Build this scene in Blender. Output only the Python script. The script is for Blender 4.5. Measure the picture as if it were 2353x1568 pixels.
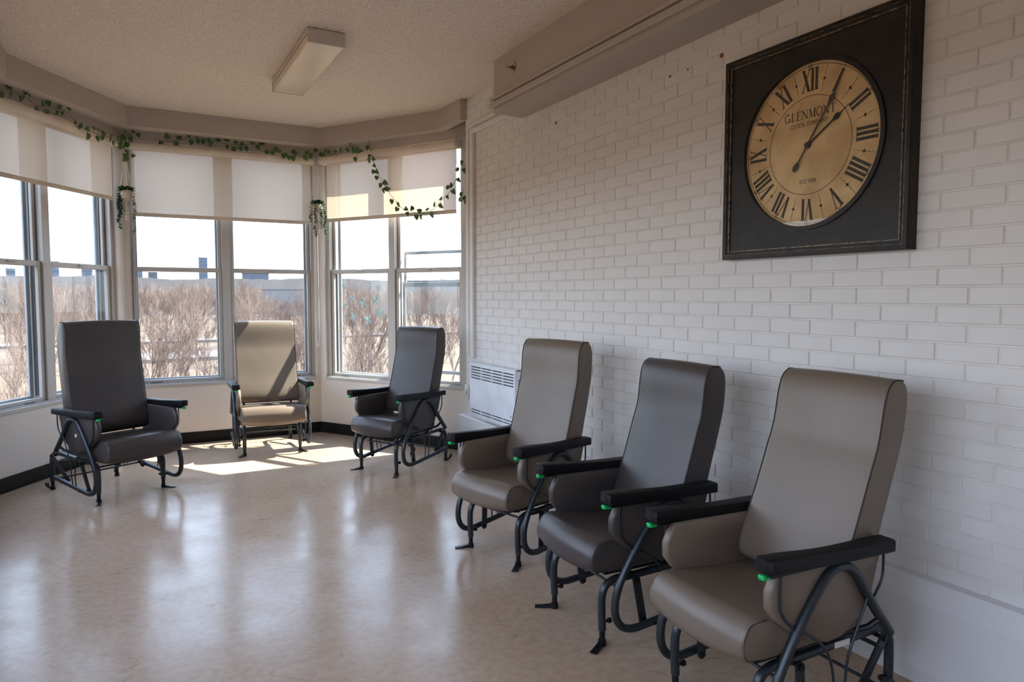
import bpy, bmesh, math, random
from mathutils import Vector, Matrix, noise

# ------------------------------------------------------------------ camera, world, lights
sc = bpy.context.scene
for o in list(bpy.data.objects): bpy.data.objects.remove(o)
COL = sc.collection
YAW, PITCH, ROLL, FPX = 0.4955, -0.0631, 0.0016, 1622.0
CAMP = Vector((-2.535, 0.0, 1.4))
fw = Vector((math.sin(YAW)*math.cos(PITCH), math.cos(YAW)*math.cos(PITCH), math.sin(PITCH)))
rt0 = Vector((math.cos(YAW), -math.sin(YAW), 0)); up0 = rt0.cross(fw)
rt = rt0*math.cos(ROLL) + up0*math.sin(ROLL); up = up0*math.cos(ROLL) - rt0*math.sin(ROLL)
cam = bpy.data.cameras.new('camera'); camo = bpy.data.objects.new('camera', cam); COL.objects.link(camo)
m = Matrix((rt, up, -fw)).transposed().to_4x4(); m.translation = CAMP
camo.matrix_world = m
cam.sensor_width = 36; cam.lens = 36*FPX/2353; cam.clip_start = 0.05; cam.clip_end = 6000
sc.camera = camo
sc.view_settings.view_transform = 'Standard'; sc.view_settings.look = 'None'
sc.view_settings.gamma = 1; sc.view_settings.use_curve_mapping = False
sc.view_settings.exposure = 0.76
sc.cycles.max_bounces = 10; sc.cycles.diffuse_bounces = 7; sc.cycles.glossy_bounces = 4
sc.cycles.transparent_max_bounces = 24; sc.cycles.transmission_bounces = 6
sc.cycles.sample_clamp_indirect = 8; sc.cycles.caustics_reflective = False; sc.cycles.caustics_refractive = False
sc.cycles.use_denoising = True

SKY_STRENGTH = 5.0
SUN_STRENGTH = 18.0
SUN_AZ, SUN_EL = math.radians(181.0), math.radians(48.3)   # direction the light travels to (xy), elevation
w = bpy.data.worlds.new('sky'); sc.world = w; w.use_nodes = True
nt = w.node_tree; nt.nodes.clear()
tc = nt.nodes.new('ShaderNodeTexCoord'); sep = nt.nodes.new('ShaderNodeSeparateXYZ')
rp = nt.nodes.new('ShaderNodeValToRGB'); bg = nt.nodes.new('ShaderNodeBackground'); ow = nt.nodes.new('ShaderNodeOutputWorld')
nt.links.new(tc.outputs['Generated'], sep.inputs[0]); nt.links.new(sep.outputs['Z'], rp.inputs[0])
nt.links.new(rp.outputs[0], bg.inputs[0]); nt.links.new(bg.outputs[0], ow.inputs[0])
cr = rp.color_ramp; cr.elements[0].position = 0.0; cr.elements[0].color = (0.57, 0.575, 0.59, 1)
cr.elements[1].position = 1.0; cr.elements[1].color = (0.46, 0.60, 0.92, 1)
e = cr.elements.new(0.25); e.color = (0.60, 0.67, 0.84, 1)
bg.inputs[1].default_value = SKY_STRENGTH
sl = bpy.data.lights.new('sun', 'SUN'); sl.energy = SUN_STRENGTH; sl.angle = math.radians(0.55); sl.color = (1.0, 0.90, 0.76)
so = bpy.data.objects.new('sun', sl); COL.objects.link(so)
sdir = Vector((math.cos(SUN_AZ)*math.cos(SUN_EL), math.sin(SUN_AZ)*math.cos(SUN_EL), -math.sin(SUN_EL)))
so.rotation_euler = sdir.to_track_quat('-Z', 'Y').to_euler()
so.location = (8, 4, 12)

# ------------------------------------------------------------------ materials
def mat(name, col, rough=0.6, metal=0.0, spec=0.5, var=None, vscale=6.0, bump=0.0, bscale=60.0, bdist=0.01, coat=0.0, stretch=None, detail=3.0, sheen=0.0):
    m = bpy.data.materials.new(name); m.use_nodes = True
    n = m.node_tree; b = n.nodes['Principled BSDF']
    b.inputs['Base Color'].default_value = (*col, 1); b.inputs['Roughness'].default_value = rough
    b.inputs['Metallic'].default_value = metal; b.inputs['Specular IOR Level'].default_value = spec
    if coat: b.inputs['Coat Weight'].default_value = coat; b.inputs['Coat Roughness'].default_value = 0.1
    t = n.nodes.new('ShaderNodeTexCoord'); mp = n.nodes.new('ShaderNodeMapping')
    n.links.new(t.outputs['Object'], mp.inputs[0])
    if stretch: mp.inputs['Scale'].default_value = stretch
    if var is None: var = tuple(c*0.88 for c in col)
    nz = n.nodes.new('ShaderNodeTexNoise'); nz.inputs['Scale'].default_value = vscale; nz.inputs['Detail'].default_value = detail
    r = n.nodes.new('ShaderNodeValToRGB'); r.color_ramp.elements[0].position = 0.35; r.color_ramp.elements[1].position = 0.65
    r.color_ramp.elements[0].color = (*col, 1); r.color_ramp.elements[1].color = (*var, 1)
    n.links.new(mp.outputs[0], nz.inputs[0]); n.links.new(nz.outputs[0], r.inputs[0]); n.links.new(r.outputs[0], b.inputs['Base Color'])
    if bump:
        bz = n.nodes.new('ShaderNodeTexNoise'); bz.inputs['Scale'].default_value = bscale; bz.inputs['Detail'].default_value = 3
        bp = n.nodes.new('ShaderNodeBump'); bp.inputs['Strength'].default_value = bump; bp.inputs['Distance'].default_value = bdist
        n.links.new(mp.outputs[0], bz.inputs[0]); n.links.new(bz.outputs[0], bp.inputs['Height']); n.links.new(bp.outputs[0], b.inputs['Normal'])
    return m

M = {}
M['brick'] = mat('white_painted_brick', (0.72, 0.71, 0.70), 0.55, var=(0.69, 0.675, 0.66), vscale=3, bump=0.25, bscale=90, bdist=0.002)
M['mortar'] = mat('white_painted_mortar', (0.75, 0.72, 0.69), 0.7, bump=0.6, bscale=140, bdist=0.003)
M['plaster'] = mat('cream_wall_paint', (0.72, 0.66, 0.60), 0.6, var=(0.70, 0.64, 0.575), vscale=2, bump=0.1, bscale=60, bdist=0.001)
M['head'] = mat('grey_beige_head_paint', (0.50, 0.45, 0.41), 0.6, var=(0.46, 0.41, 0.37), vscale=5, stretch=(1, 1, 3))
M['soffit'] = mat('taupe_soffit_paint', (0.46, 0.405, 0.36), 0.6, var=(0.445, 0.39, 0.345), vscale=2)
M['ceiling'] = mat('popcorn_ceiling', (0.88, 0.79, 0.71), 0.9, var=(0.70, 0.61, 0.53), vscale=75, bump=1.0, bscale=85, bdist=0.012)
M['plinth'] = mat('white_casing_paint', (0.72, 0.72, 0.73), 0.4, var=(0.69, 0.69, 0.70), vscale=3)
M['alu'] = mat('beige_aluminium', (0.50, 0.465, 0.43), 0.45, metal=0.05, var=(0.47, 0.44, 0.405), vscale=4)
M['alu_out'] = mat('weathered_grey_aluminium', (0.42, 0.45, 0.48), 0.45, metal=0.2, vscale=8)
M['alu_dark'] = mat('dark_track_groove', (0.10, 0.10, 0.11), 0.5)
M['black_base'] = mat('black_vinyl_baseboard', (0.010, 0.009, 0.008), 0.5, spec=0.2, var=(0.016, 0.014, 0.012), vscale=9)
M['roller'] = mat('roller_tube_fabric', (0.76, 0.68, 0.58), 0.7)
M['plastic_white'] = mat('white_plastic', (0.72, 0.70, 0.66), 0.4)
M['taupe'] = mat('taupe_vinyl', (0.160, 0.123, 0.094), 0.40, var=(0.146, 0.112, 0.085), vscale=5, bump=0.12, bscale=420, bdist=0.0008)
M['char'] = mat('charcoal_vinyl', (0.056, 0.045, 0.042), 0.40, var=(0.045, 0.038, 0.037), vscale=5, bump=0.12, bscale=420, bdist=0.0008)
M['seam'] = mat('dark_stitched_seam', (0.028, 0.022, 0.019), 0.7)
M['foam'] = mat('black_moulded_foam', (0.004, 0.0045, 0.006), 0.55, spec=0.3, bump=0.1, bscale=300, bdist=0.001)
M['tube'] = mat('gunmetal_painted_tube', (0.040, 0.048, 0.056), 0.33, metal=0.55, var=(0.035, 0.042, 0.05))
M['bolt'] = mat('black_steel', (0.012, 0.013, 0.015), 0.35, metal=0.5)
M['green'] = mat('green_plastic', (0.0, 0.42, 0.10), 0.4)
M['sticker'] = mat('white_sticker', (0.7, 0.7, 0.7), 0.5)
M['heater'] = mat('white_enamel', (0.76, 0.80, 0.86), 0.3)
M['slot'] = mat('dark_slot', (0.03, 0.03, 0.03), 0.8)
M['chrome'] = mat('chrome', (0.6, 0.58, 0.55), 0.2, metal=1.0)
M['lamp_case'] = mat('light_fitting_enamel', (0.62, 0.57, 0.51), 0.45)
M['lamp_lens'] = mat('yellowed_acrylic_lens', (0.74, 0.66, 0.54), 0.3, var=(0.70, 0.60, 0.46), vscale=2)
M['clockwood'] = mat('black_distressed_wood', (0.011, 0.009, 0.008), 0.45, spec=0.3, var=(0.022, 0.017, 0.014), vscale=12, bump=0.25, bscale=60, bdist=0.002)
M['gilt'] = mat('worn_gilt_edge', (0.30, 0.20, 0.10), 0.4, var=(0.02, 0.015, 0.012), vscale=45)
M['dial'] = mat('aged_cream_paper', (0.80, 0.57, 0.31), 0.6, var=(0.58, 0.38, 0.18), vscale=9, detail=8)
M['ink'] = mat('faded_black_ink', (0.018, 0.014, 0.012), 0.6, var=(0.05, 0.035, 0.022), vscale=60)
M['leaf'] = mat('variegated_ivy_leaf', (0.020, 0.075, 0.015), 0.4, var=(0.10, 0.20, 0.03), vscale=38)
M['stem'] = mat('thin_green_stem', (0.10, 0.13, 0.05), 0.6)
M['pearl'] = mat('trailing_foliage', (0.03, 0.13, 0.03), 0.45, var=(0.012, 0.05, 0.03), vscale=15)
M['macrame'] = mat('cream_cotton_cord', (0.74, 0.66, 0.55), 0.9, bump=0.5, bscale=200, bdist=0.002)
M['rust'] = mat('orange_wall_plug', (0.30, 0.12, 0.04), 0.7)
M['decal'] = mat('pale_blue_decal', (0.20, 0.45, 0.58), 0.5, var=(0.60, 0.68, 0.60), vscale=50)
M['decal2'] = mat('cream_decal', (0.65, 0.66, 0.55), 0.5, var=(0.2, 0.45, 0.5), vscale=50)
M['bark'] = mat('bare_bark', (0.15, 0.098, 0.072), 0.9, var=(0.10, 0.066, 0.050), vscale=3)
M['bark2'] = mat('pale_bark', (0.185, 0.122, 0.092), 0.9, var=(0.145, 0.096, 0.072), vscale=3)
M['grass'] = mat('dry_winter_grass', (0.118, 0.075, 0.042), 1.0, var=(0.088, 0.054, 0.030), vscale=0.05, detail=10)
M['path'] = mat('pale_gravel', (0.15, 0.125, 0.11), 0.9)
M['hill'] = mat('distant_bare_woods', (0.028, 0.020, 0.017), 1.0, var=(0.019, 0.0145, 0.013), vscale=0.03, detail=12)  # warm distance haze over the ridges is set in this base colour
M['bldg'] = mat('hazy_grey_building', (0.095, 0.108, 0.135), 0.9)  # blue-grey distance haze is mixed into these building tones
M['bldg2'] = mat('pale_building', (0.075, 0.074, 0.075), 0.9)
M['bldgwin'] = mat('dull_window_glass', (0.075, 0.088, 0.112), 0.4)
M['snow'] = mat('pale_flat_roof', (0.17, 0.165, 0.16), 0.9)

def glass(name, tint=(0.93, 0.96, 0.97), fac=0.09):
    m = bpy.data.materials.new(name); m.use_nodes = True; n = m.node_tree; n.nodes.clear()
    o = n.nodes.new('ShaderNodeOutputMaterial'); t = n.nodes.new('ShaderNodeBsdfTransparent'); g = n.nodes.new('ShaderNodeBsdfGlossy')
    t.inputs[0].default_value = (*tint, 1); g.inputs['Roughness'].default_value = 0.02
    mx = n.nodes.new('ShaderNodeMixShader'); lw = n.nodes.new('ShaderNodeLayerWeight'); lw.inputs['Blend'].default_value = 0.5
    pw = n.nodes.new('ShaderNodeMath'); pw.operation = 'POWER'; pw.inputs[1].default_value = 5.0
    ma = n.nodes.new('ShaderNodeMath'); ma.operation = 'MULTIPLY_ADD'; ma.inputs[1].default_value = 0.6; ma.inputs[2].default_value = 0.02
    n.links.new(lw.outputs['Facing'], pw.inputs[0]); n.links.new(pw.outputs[0], ma.inputs[0]); n.links.new(ma.outputs[0], mx.inputs[0]); n.links.new(t.outputs[0], mx.inputs[1]); n.links.new(g.outputs[0], mx.inputs[2]); n.links.new(mx.outputs[0], o.inputs[0])
    return m
M['glass'] = glass('window_glass'); M['clockglass'] = glass('clock_glass', (0.97, 0.97, 0.96))

def blindmat():
    m = bpy.data.materials.new('beige_blind_fabric'); m.use_nodes = True; n = m.node_tree; n.nodes.clear()
    o = n.nodes.new('ShaderNodeOutputMaterial'); d = n.nodes.new('ShaderNodeBsdfDiffuse'); t = n.nodes.new('ShaderNodeBsdfTranslucent')
    d.inputs[0].default_value = (0.66, 0.585, 0.50, 1); t.inputs[0].default_value = (0.60, 0.48, 0.36, 1)
    mx = n.nodes.new('ShaderNodeMixShader'); mx.inputs[0].default_value = 0.30
    tc = n.nodes.new('ShaderNodeTexCoord'); nz = n.nodes.new('ShaderNodeTexNoise'); nz.inputs['Scale'].default_value = 300
    bp = n.nodes.new('ShaderNodeBump'); bp.inputs['Strength'].default_value = 0.15; bp.inputs['Distance'].default_value = 0.001
    n.links.new(tc.outputs['Object'], nz.inputs[0]); n.links.new(nz.outputs[0], bp.inputs['Height']); n.links.new(bp.outputs[0], d.inputs['Normal'])
    n.links.new(d.outputs[0], mx.inputs[1]); n.links.new(t.outputs[0], mx.inputs[2])
    tr = n.nodes.new('ShaderNodeBsdfTransparent'); m2 = n.nodes.new('ShaderNodeMixShader'); m2.inputs[0].default_value = 0.028   # open weave
    n.links.new(mx.outputs[0], m2.inputs[1]); n.links.new(tr.outputs[0], m2.inputs[2]); n.links.new(m2.outputs[0], o.inputs[0])
    return m
M['blind'] = blindmat()

def floormat():
    m = bpy.data.materials.new('waxed_tan_linoleum'); m.use_nodes = True; n = m.node_tree; b = n.nodes['Principled BSDF']
    t = n.nodes.new('ShaderNodeTexCoord')
    def noi(scale, detail, stretch=None, rot=0):
        mp = n.nodes.new('ShaderNodeMapping'); n.links.new(t.outputs['Object'], mp.inputs[0])
        if stretch: mp.inputs['Scale'].default_value = stretch
        mp.inputs['Rotation'].default_value = (0, 0, rot)
        z = n.nodes.new('ShaderNodeTexNoise'); z.inputs['Scale'].default_value = scale; z.inputs['Detail'].default_value = detail
        n.links.new(mp.outputs[0], z.inputs[0]); return z
    def ramp(src, p0, c0, p1, c1):
        r = n.nodes.new('ShaderNodeValToRGB'); r.color_ramp.elements[0].position = p0; r.color_ramp.elements[1].position = p1
        r.color_ramp.elements[0].color = c0; r.color_ramp.elements[1].color = c1; n.links.new(src, r.inputs[0]); return r
    a = ramp(noi(1.3, 6).outputs[0], 0.35, (0.47, 0.35, 0.255, 1), 0.65, (0.42, 0.305, 0.215, 1))
    c = ramp(noi(28, 8).outputs[0], 0.40, (1, 1, 1, 1), 0.74, (0.85, 0.81, 0.77, 1))
    mu = n.nodes.new('ShaderNodeMix'); mu.data_type = 'RGBA'; mu.blend_type = 'MULTIPLY'; mu.inputs['Factor'].default_value = 1
    n.links.new(a.outputs[0], mu.inputs[6]); n.links.new(c.outputs[0], mu.inputs[7])
    prev = mu.outputs[2]
    for k, (sc_, rot, st, bw) in enumerate([(1.3, 0.5, (1, 3, 1), .0034), (1.6, 1.9, (1, 4, 1), .0030), (2.2, 2.7, (1, 2.5, 1), .0036), (1.0, 1.2, (1, 6, 1), .0028), (2.6, 3.9, (1, 3, 1), .0040)]):
        z = noi(sc_, 0.0, st, rot)
        r = ramp(z.outputs[0], .5-bw, (0, 0, 0, 1), .5+bw, (0, 0, 0, 1)); el = r.color_ramp.elements.new(0.5); el.color = (1, 1, 1, 1)
        zm = ramp(noi(3.2+k, 1, None, k*1.7).outputs[0], 0.52, (0, 0, 0, 1), 0.62, (0.5, 0.5, 0.5, 1))
        mm = n.nodes.new('ShaderNodeMath'); mm.operation = 'MULTIPLY'; n.links.new(r.outputs[0], mm.inputs[0]); n.links.new(zm.outputs[0], mm.inputs[1])
        x = n.nodes.new('ShaderNodeMix'); x.data_type = 'RGBA'; n.links.new(mm.outputs[0], x.inputs['Factor'])
        n.links.new(prev, x.inputs[6]); x.inputs[7].default_value = (0.12, 0.09, 0.07, 1); prev = x.outputs[2]
    n.links.new(prev, b.inputs['Base Color'])
    rr = ramp(noi(4, 6).outputs[0], 0.3, (0.15,)*3 + (1,), 0.7, (0.27,)*3 + (1,)); n.links.new(rr.outputs[0], b.inputs['Roughness'])
    bp = n.nodes.new('ShaderNodeBump'); bp.inputs['Strength'].default_value = 0.25; bp.inputs['Distance'].default_value = 0.004
    n.links.new(noi(3.5, 4).outputs[0], bp.inputs['Height']); n.links.new(bp.outputs[0], b.inputs['Normal'])
    b.inputs['Specular IOR Level'].default_value = 0.2
    return m
M['floor'] = floormat()

# ------------------------------------------------------------------ mesh helpers
class MB:
    def __init__(s): s.v = []; s.f = []
    def add(s, vs, fs):
        k = len(s.v); s.v += [tuple(v) for v in vs]; s.f += [tuple(i+k for i in f) for f in fs]; return s
    def box(s, lo, hi, T=None):
        x0, y0, z0 = lo; x1, y1, z1 = hi
        v = [(x0,y0,z0),(x1,y0,z0),(x1,y1,z0),(x0,y1,z0),(x0,y0,z1),(x1,y0,z1),(x1,y1,z1),(x0,y1,z1)]
        if T: v = [T(*p) for p in v]
        return s.add(v, [(0,3,2,1),(4,5,6,7),(0,1,5,4),(1,2,6,5),(2,3,7,6),(3,0,4,7)])
    def rbox(s, lo, hi, r=0.005, seg=2, T=None):
        bm = bmesh.new(); bmesh.ops.create_cube(bm, size=1)
        for v in bm.verts: v.co = Vector([(lo[i]+hi[i])/2 + v.co[i]*(hi[i]-lo[i]) for i in range(3)])
        bmesh.ops.bevel(bm, geom=bm.edges[:], offset=r, segments=seg, profile=0.5, affect='EDGES', clamp_overlap=True)
        bm.verts.index_update()
        v = [tuple(q.co) for q in bm.verts]; f = [tuple(q.index for q in p.verts) for p in bm.faces]; bm.free()
        if T: v = [T(*p) for p in v]
        return s.add(v, f)
    def prism(s, poly, z0, z1):      # poly: xy list
        n = len(poly); v = [(x, y, z0) for x, y in poly] + [(x, y, z1) for x, y in poly]
        f = [tuple(range(n))[::-1], tuple(range(n, 2*n))] + [(i, (i+1) % n, n+(i+1) % n, n+i) for i in range(n)]
        return s.add(v, f)
    def tube(s, pts, r, n=10, closed=False, smooth=0, caps=True):
        P = [Vector(p) for p in pts]
        if smooth: P = crom(P, smooth)
        rad = r if isinstance(r, (list, tuple)) else None
        m = len(P); t0 = (P[1]-P[0]).normalized(); a = Vector((0, 0, 1)) if abs(t0.z) < 0.9 else Vector((1, 0, 0))
        nrm = t0.cross(a).normalized(); rings = []
        for i in range(m):
            t = ((P[min(i+1, m-1)] - P[max(i-1, 0)])).normalized()
            nrm = (nrm - t*nrm.dot(t)).normalized(); b = t.cross(nrm)
            ri = rad[min(len(rad)-1, int(i*len(rad)/m))] if rad else r
            rings.append([P[i] + (nrm*math.cos(2*math.pi*k/n) + b*math.sin(2*math.pi*k/n))*ri for k in range(n)])
        v = [p for rg in rings for p in rg]; f = []
        for i in range(m-1):
            for k in range(n): f.append((i*n+k, i*n+(k+1) % n, (i+1)*n+(k+1) % n, (i+1)*n+k))
        if caps: f.append(tuple(range(n))[::-1]); f.append(tuple((m-1)*n+k for k in range(n)))
        return s.add(v, f)
    def cyl(s, a, b, r, n=16): return s.tube([a, b], r, n)
    def ring(s, c, ax, ro, ri, h, n=32):
        c = Vector(c); ax = Vector(ax).normalized(); a = Vector((0, 0, 1)) if abs(ax.z) < .9 else Vector((1, 0, 0)); u = ax.cross(a).normalized(); w_ = ax.cross(u)
        v = []
        for rr, hh in ((ro, 0), (ro, h), (ri, h), (ri, 0)):
            v += [c + ax*hh + (u*math.cos(2*math.pi*k/n) + w_*math.sin(2*math.pi*k/n))*rr for k in range(n)]
        f = []
        for j in range(4):
            for k in range(n): f.append((j*n+k, j*n+(k+1) % n, ((j+1) % 4)*n+(k+1) % n, ((j+1) % 4)*n+k))
        return s.add(v, f)
    def lathe(s, prof, c=(0, 0, 0), n=20):
        v = []; f = []
        for r, z in prof: v += [(c[0]+r*math.cos(2*math.pi*k/n), c[1]+r*math.sin(2*math.pi*k/n), c[2]+z) for k in range(n)]
        for j in range(len(prof)-1):
            for k in range(n): f.append((j*n+k, j*n+(k+1) % n, (j+1)*n+(k+1) % n, (j+1)*n+k))
        f.append(tuple(range(n))[::-1]); f.append(tuple((len(prof)-1)*n+k for k in range(n)))
        return s.add(v, f)
    def mesh(s, name, m, smooth=35):
        me = bpy.data.meshes.new(name); me.from_pydata(s.v, [], s.f); me.validate()
        bm = bmesh.new(); bm.from_mesh(me); bmesh.ops.recalc_face_normals(bm, faces=bm.faces[:]); bm.to_mesh(me); bm.free()
        me.materials.append(M[m] if isinstance(m, str) else m)
        if smooth:
            me.polygons.foreach_set('use_smooth', [True]*len(me.polygons)); me.set_sharp_from_angle(angle=math.radians(smooth))
        return me
    def obj(s, name, m, parent=None, smooth=35, **kw): return link(name, s.mesh(name, m, smooth), parent, **kw)

def link(name, me, parent=None, loc=None, label=None, kind=None):
    o = bpy.data.objects.new(name, me); COL.objects.link(o)
    if parent: o.parent = parent
    if loc: o.location = loc
    if label: o['label'] = label
    if kind: o['kind'] = kind
    return o
def crom(P, k):
    out = []
    for i in range(len(P)-1):
        p0, p1, p2, p3 = P[max(i-1, 0)], P[i], P[i+1], P[min(i+2, len(P)-1)]
        for j in range(k):
            t = j/k; out.append(0.5*((2*p1) + (p2-p0)*t + (2*p0-5*p1+4*p2-p3)*t*t + (3*p1-p0-3*p2+p3)*t**3))
    return out + [P[-1]]
def empty(name, loc=(0, 0, 0), rz=0, label=None, cat=None, group=None, kind=None, mw=None):
    o = bpy.data.objects.new(name, None); COL.objects.link(o); o.empty_display_size = 0.1
    if mw is not None: o.matrix_world = mw
    else: o.location = loc; o.rotation_euler = (0, 0, rz)
    tag(o, label, cat, group, kind); return o
def tag(o, label=None, cat=None, group=None, kind=None):
    if label: o['label'] = label
    if cat: o['category'] = cat
    if group: o['group'] = group
    if kind: o['kind'] = kind
    return o
def struct(o, label=None): o['kind'] = 'structure'; tag(o, label); return o

# ------------------------------------------------------------------ bay frames: u along the wall, w outwards, z up
F0 = Vector((-0.824, 7.303, 0)); G0 = Vector((-2.575, 7.303, 0))
be, al = math.radians(31.5), math.radians(32.5)
def frame(o, d, n_in):
    d = Vector(d); n_in = Vector(n_in)
    return lambda u, w_, z: tuple(o + d*u - n_in*w_ + Vector((0, 0, z)))
TC = frame(F0, (-1, 0, 0), (0, -1, 0))
TR = frame(F0, (math.sin(be), -math.cos(be), 0), (-math.cos(be), -math.sin(be), 0))
TL = frame(G0, (-math.sin(al), -math.cos(al), 0), (math.cos(al), -math.sin(al), 0))
ZC = 3.05
LSIDE = 1.63
cornL = Vector(TL(LSIDE, 0, 0)); XL = cornL.x
endR = Vector(TR(2.1, 0, 0))

# floor, ceiling
q_ = TR(2.1, .3, 0); q1_ = TR(0, .3, 0); q2_ = TL(0, .3, 0); q3_ = TL(LSIDE, .3, 0)
poly = [(XL-.3, -3.2), (q_[0], -3.2), (q_[0], q_[1]), (q1_[0]+.2, q1_[1]-.3), (F0.x+.05, F0.y+.3), (G0.x-.05, G0.y+.3), (q2_[0]-.2, q2_[1]-.3), (q3_[0], q3_[1]), (XL-.3, cornL.y)]
fl = MB().prism(poly, -0.12, 0.0).obj('floor', 'floor', smooth=0); struct(fl, 'waxed tan linoleum floor with scratches and mottling')
ce = MB().prism(poly, ZC, ZC+0.15).obj('ceiling', 'ceiling', smooth=0); struct(ce, 'popcorn textured ceiling painted warm white')

def wall_with_opening(name, T, length, u0, u1, z0, z1, label, extra=0.0):
    r = empty(name, T(length/2, 0, 0), label=label, kind='structure')
    r.parent = None
    inv = Matrix.Translation(-Vector(T(length/2, 0, 0)))
    def L(u, w_, z): return tuple(inv @ Vector(T(u, w_, z)))
    b = MB(); th = .17
    b.box((-extra, 0, 0), (length, th, z0), L); b.obj('wall_below_window', 'plaster', r, 0)
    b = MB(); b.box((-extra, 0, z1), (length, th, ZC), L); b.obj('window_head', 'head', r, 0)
    b = MB(); b.box((-extra, 0, z0), (u0, th, z1), L); b.obj('post', 'plaster', r, 0)
    b = MB(); b.box((u1, 0, z0), (length, th, z1), L); b.obj('post', 'plaster', r, 0)
    return r
ZS, ZH = 0.575, 2.80
wall_with_opening('wall_back', TC, 1.751, .05, 1.70, ZS, ZH, 'centre bay wall holding the two middle windows')
wall_with_opening('wall_far_right', TR, 2.1, .07, 1.80, ZS, ZH, 'right bay wall running behind the end of the brick wall')
wall_with_opening('wall_far_left', TL, LSIDE, .09, 1.60, ZS, ZH, 'left bay wall at the picture edge')
# wedge posts that close the outer corners
for nm, c, T1, u1, T2, u2 in (('trim_1', F0, TC, 0, TR, 0), ('trim_2', G0, TC, 1.751, TL, 0)):
    a, b_ = Vector(T1(u1, .17, 0)), Vector(T2(u2, .17, 0)); mid = (a+b_)/2; mid = c + (mid-c)*1.04
    struct(MB().prism([(c.x, c.y), (a.x, a.y), (mid.x, mid.y), (b_.x, b_.y)], 0, ZC).obj(nm, 'plaster', smooth=0), 'corner post of the window bay')

# unseen left side wall with two wide windows plus a third added for light, and the wall behind the camera
def xywall(name, boxes, m='plaster', label=None):
    b = MB()
    for lo, hi in boxes: b.box(lo, hi)
    return struct(b.obj(name, m, smooth=0), label)
xs0, xs1 = XL-.17, XL
ys = cornL.y
xywall('wall_left', [((xs0, -3.2, 0), (xs1, ys, .75)), ((xs0, -3.2, 2.22), (xs1, ys, ZC)), ((xs0, ys-.55, .75), (xs1, ys, 2.22)), ((xs0, 2.25, .75), (xs1, 2.75, 2.22)),
        ((xs0, -.55, .75), (xs1, -.05, 2.22)), ((xs0, -3.2, .75), (xs1, -2.6, 2.22))], 'plaster', 'left side wall with wide window openings')
xywall('wall_front', [((XL-.17, -3.2, 0), (0.3, -3.0, ZC))], 'plaster', 'plain wall behind the camera')
k = 7
for y0, y1 in ((2.75, ys-.55), (-.05, 2.25), (-2.6, -.55)):  # the last window, behind the camera, is added to brighten the near ceiling
    wr = empty('window_%d' % k, (XL-.08, (y0+y1)/2, .75), label='unseen side window of the left wall', kind='structure'); k += 1
    hh, hw = 1.47, (y1-y0)/2
    b = MB()
    for lo, hi in (((-.04, -hw, 0), (.04, hw, .05)), ((-.04, -hw, hh-.05), (.04, hw, hh)), ((-.04, -hw, 0), (.04, -hw+.05, hh)), ((-.04, hw-.05, 0), (.04, hw, hh)), ((-.035, -.04, .05), (.035, .04, hh-.05))): b.box(lo, hi)
    b.obj('window_frame', 'alu', wr, 0)
    MB().box((-.004, -hw+.05, .05), (.004, -.04, hh-.05)).obj('pane', 'glass', wr, 0)
    MB().box((-.004, .04, .05), (.004, hw-.05, hh-.05)).obj('pane', 'glass', wr, 0)

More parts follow.
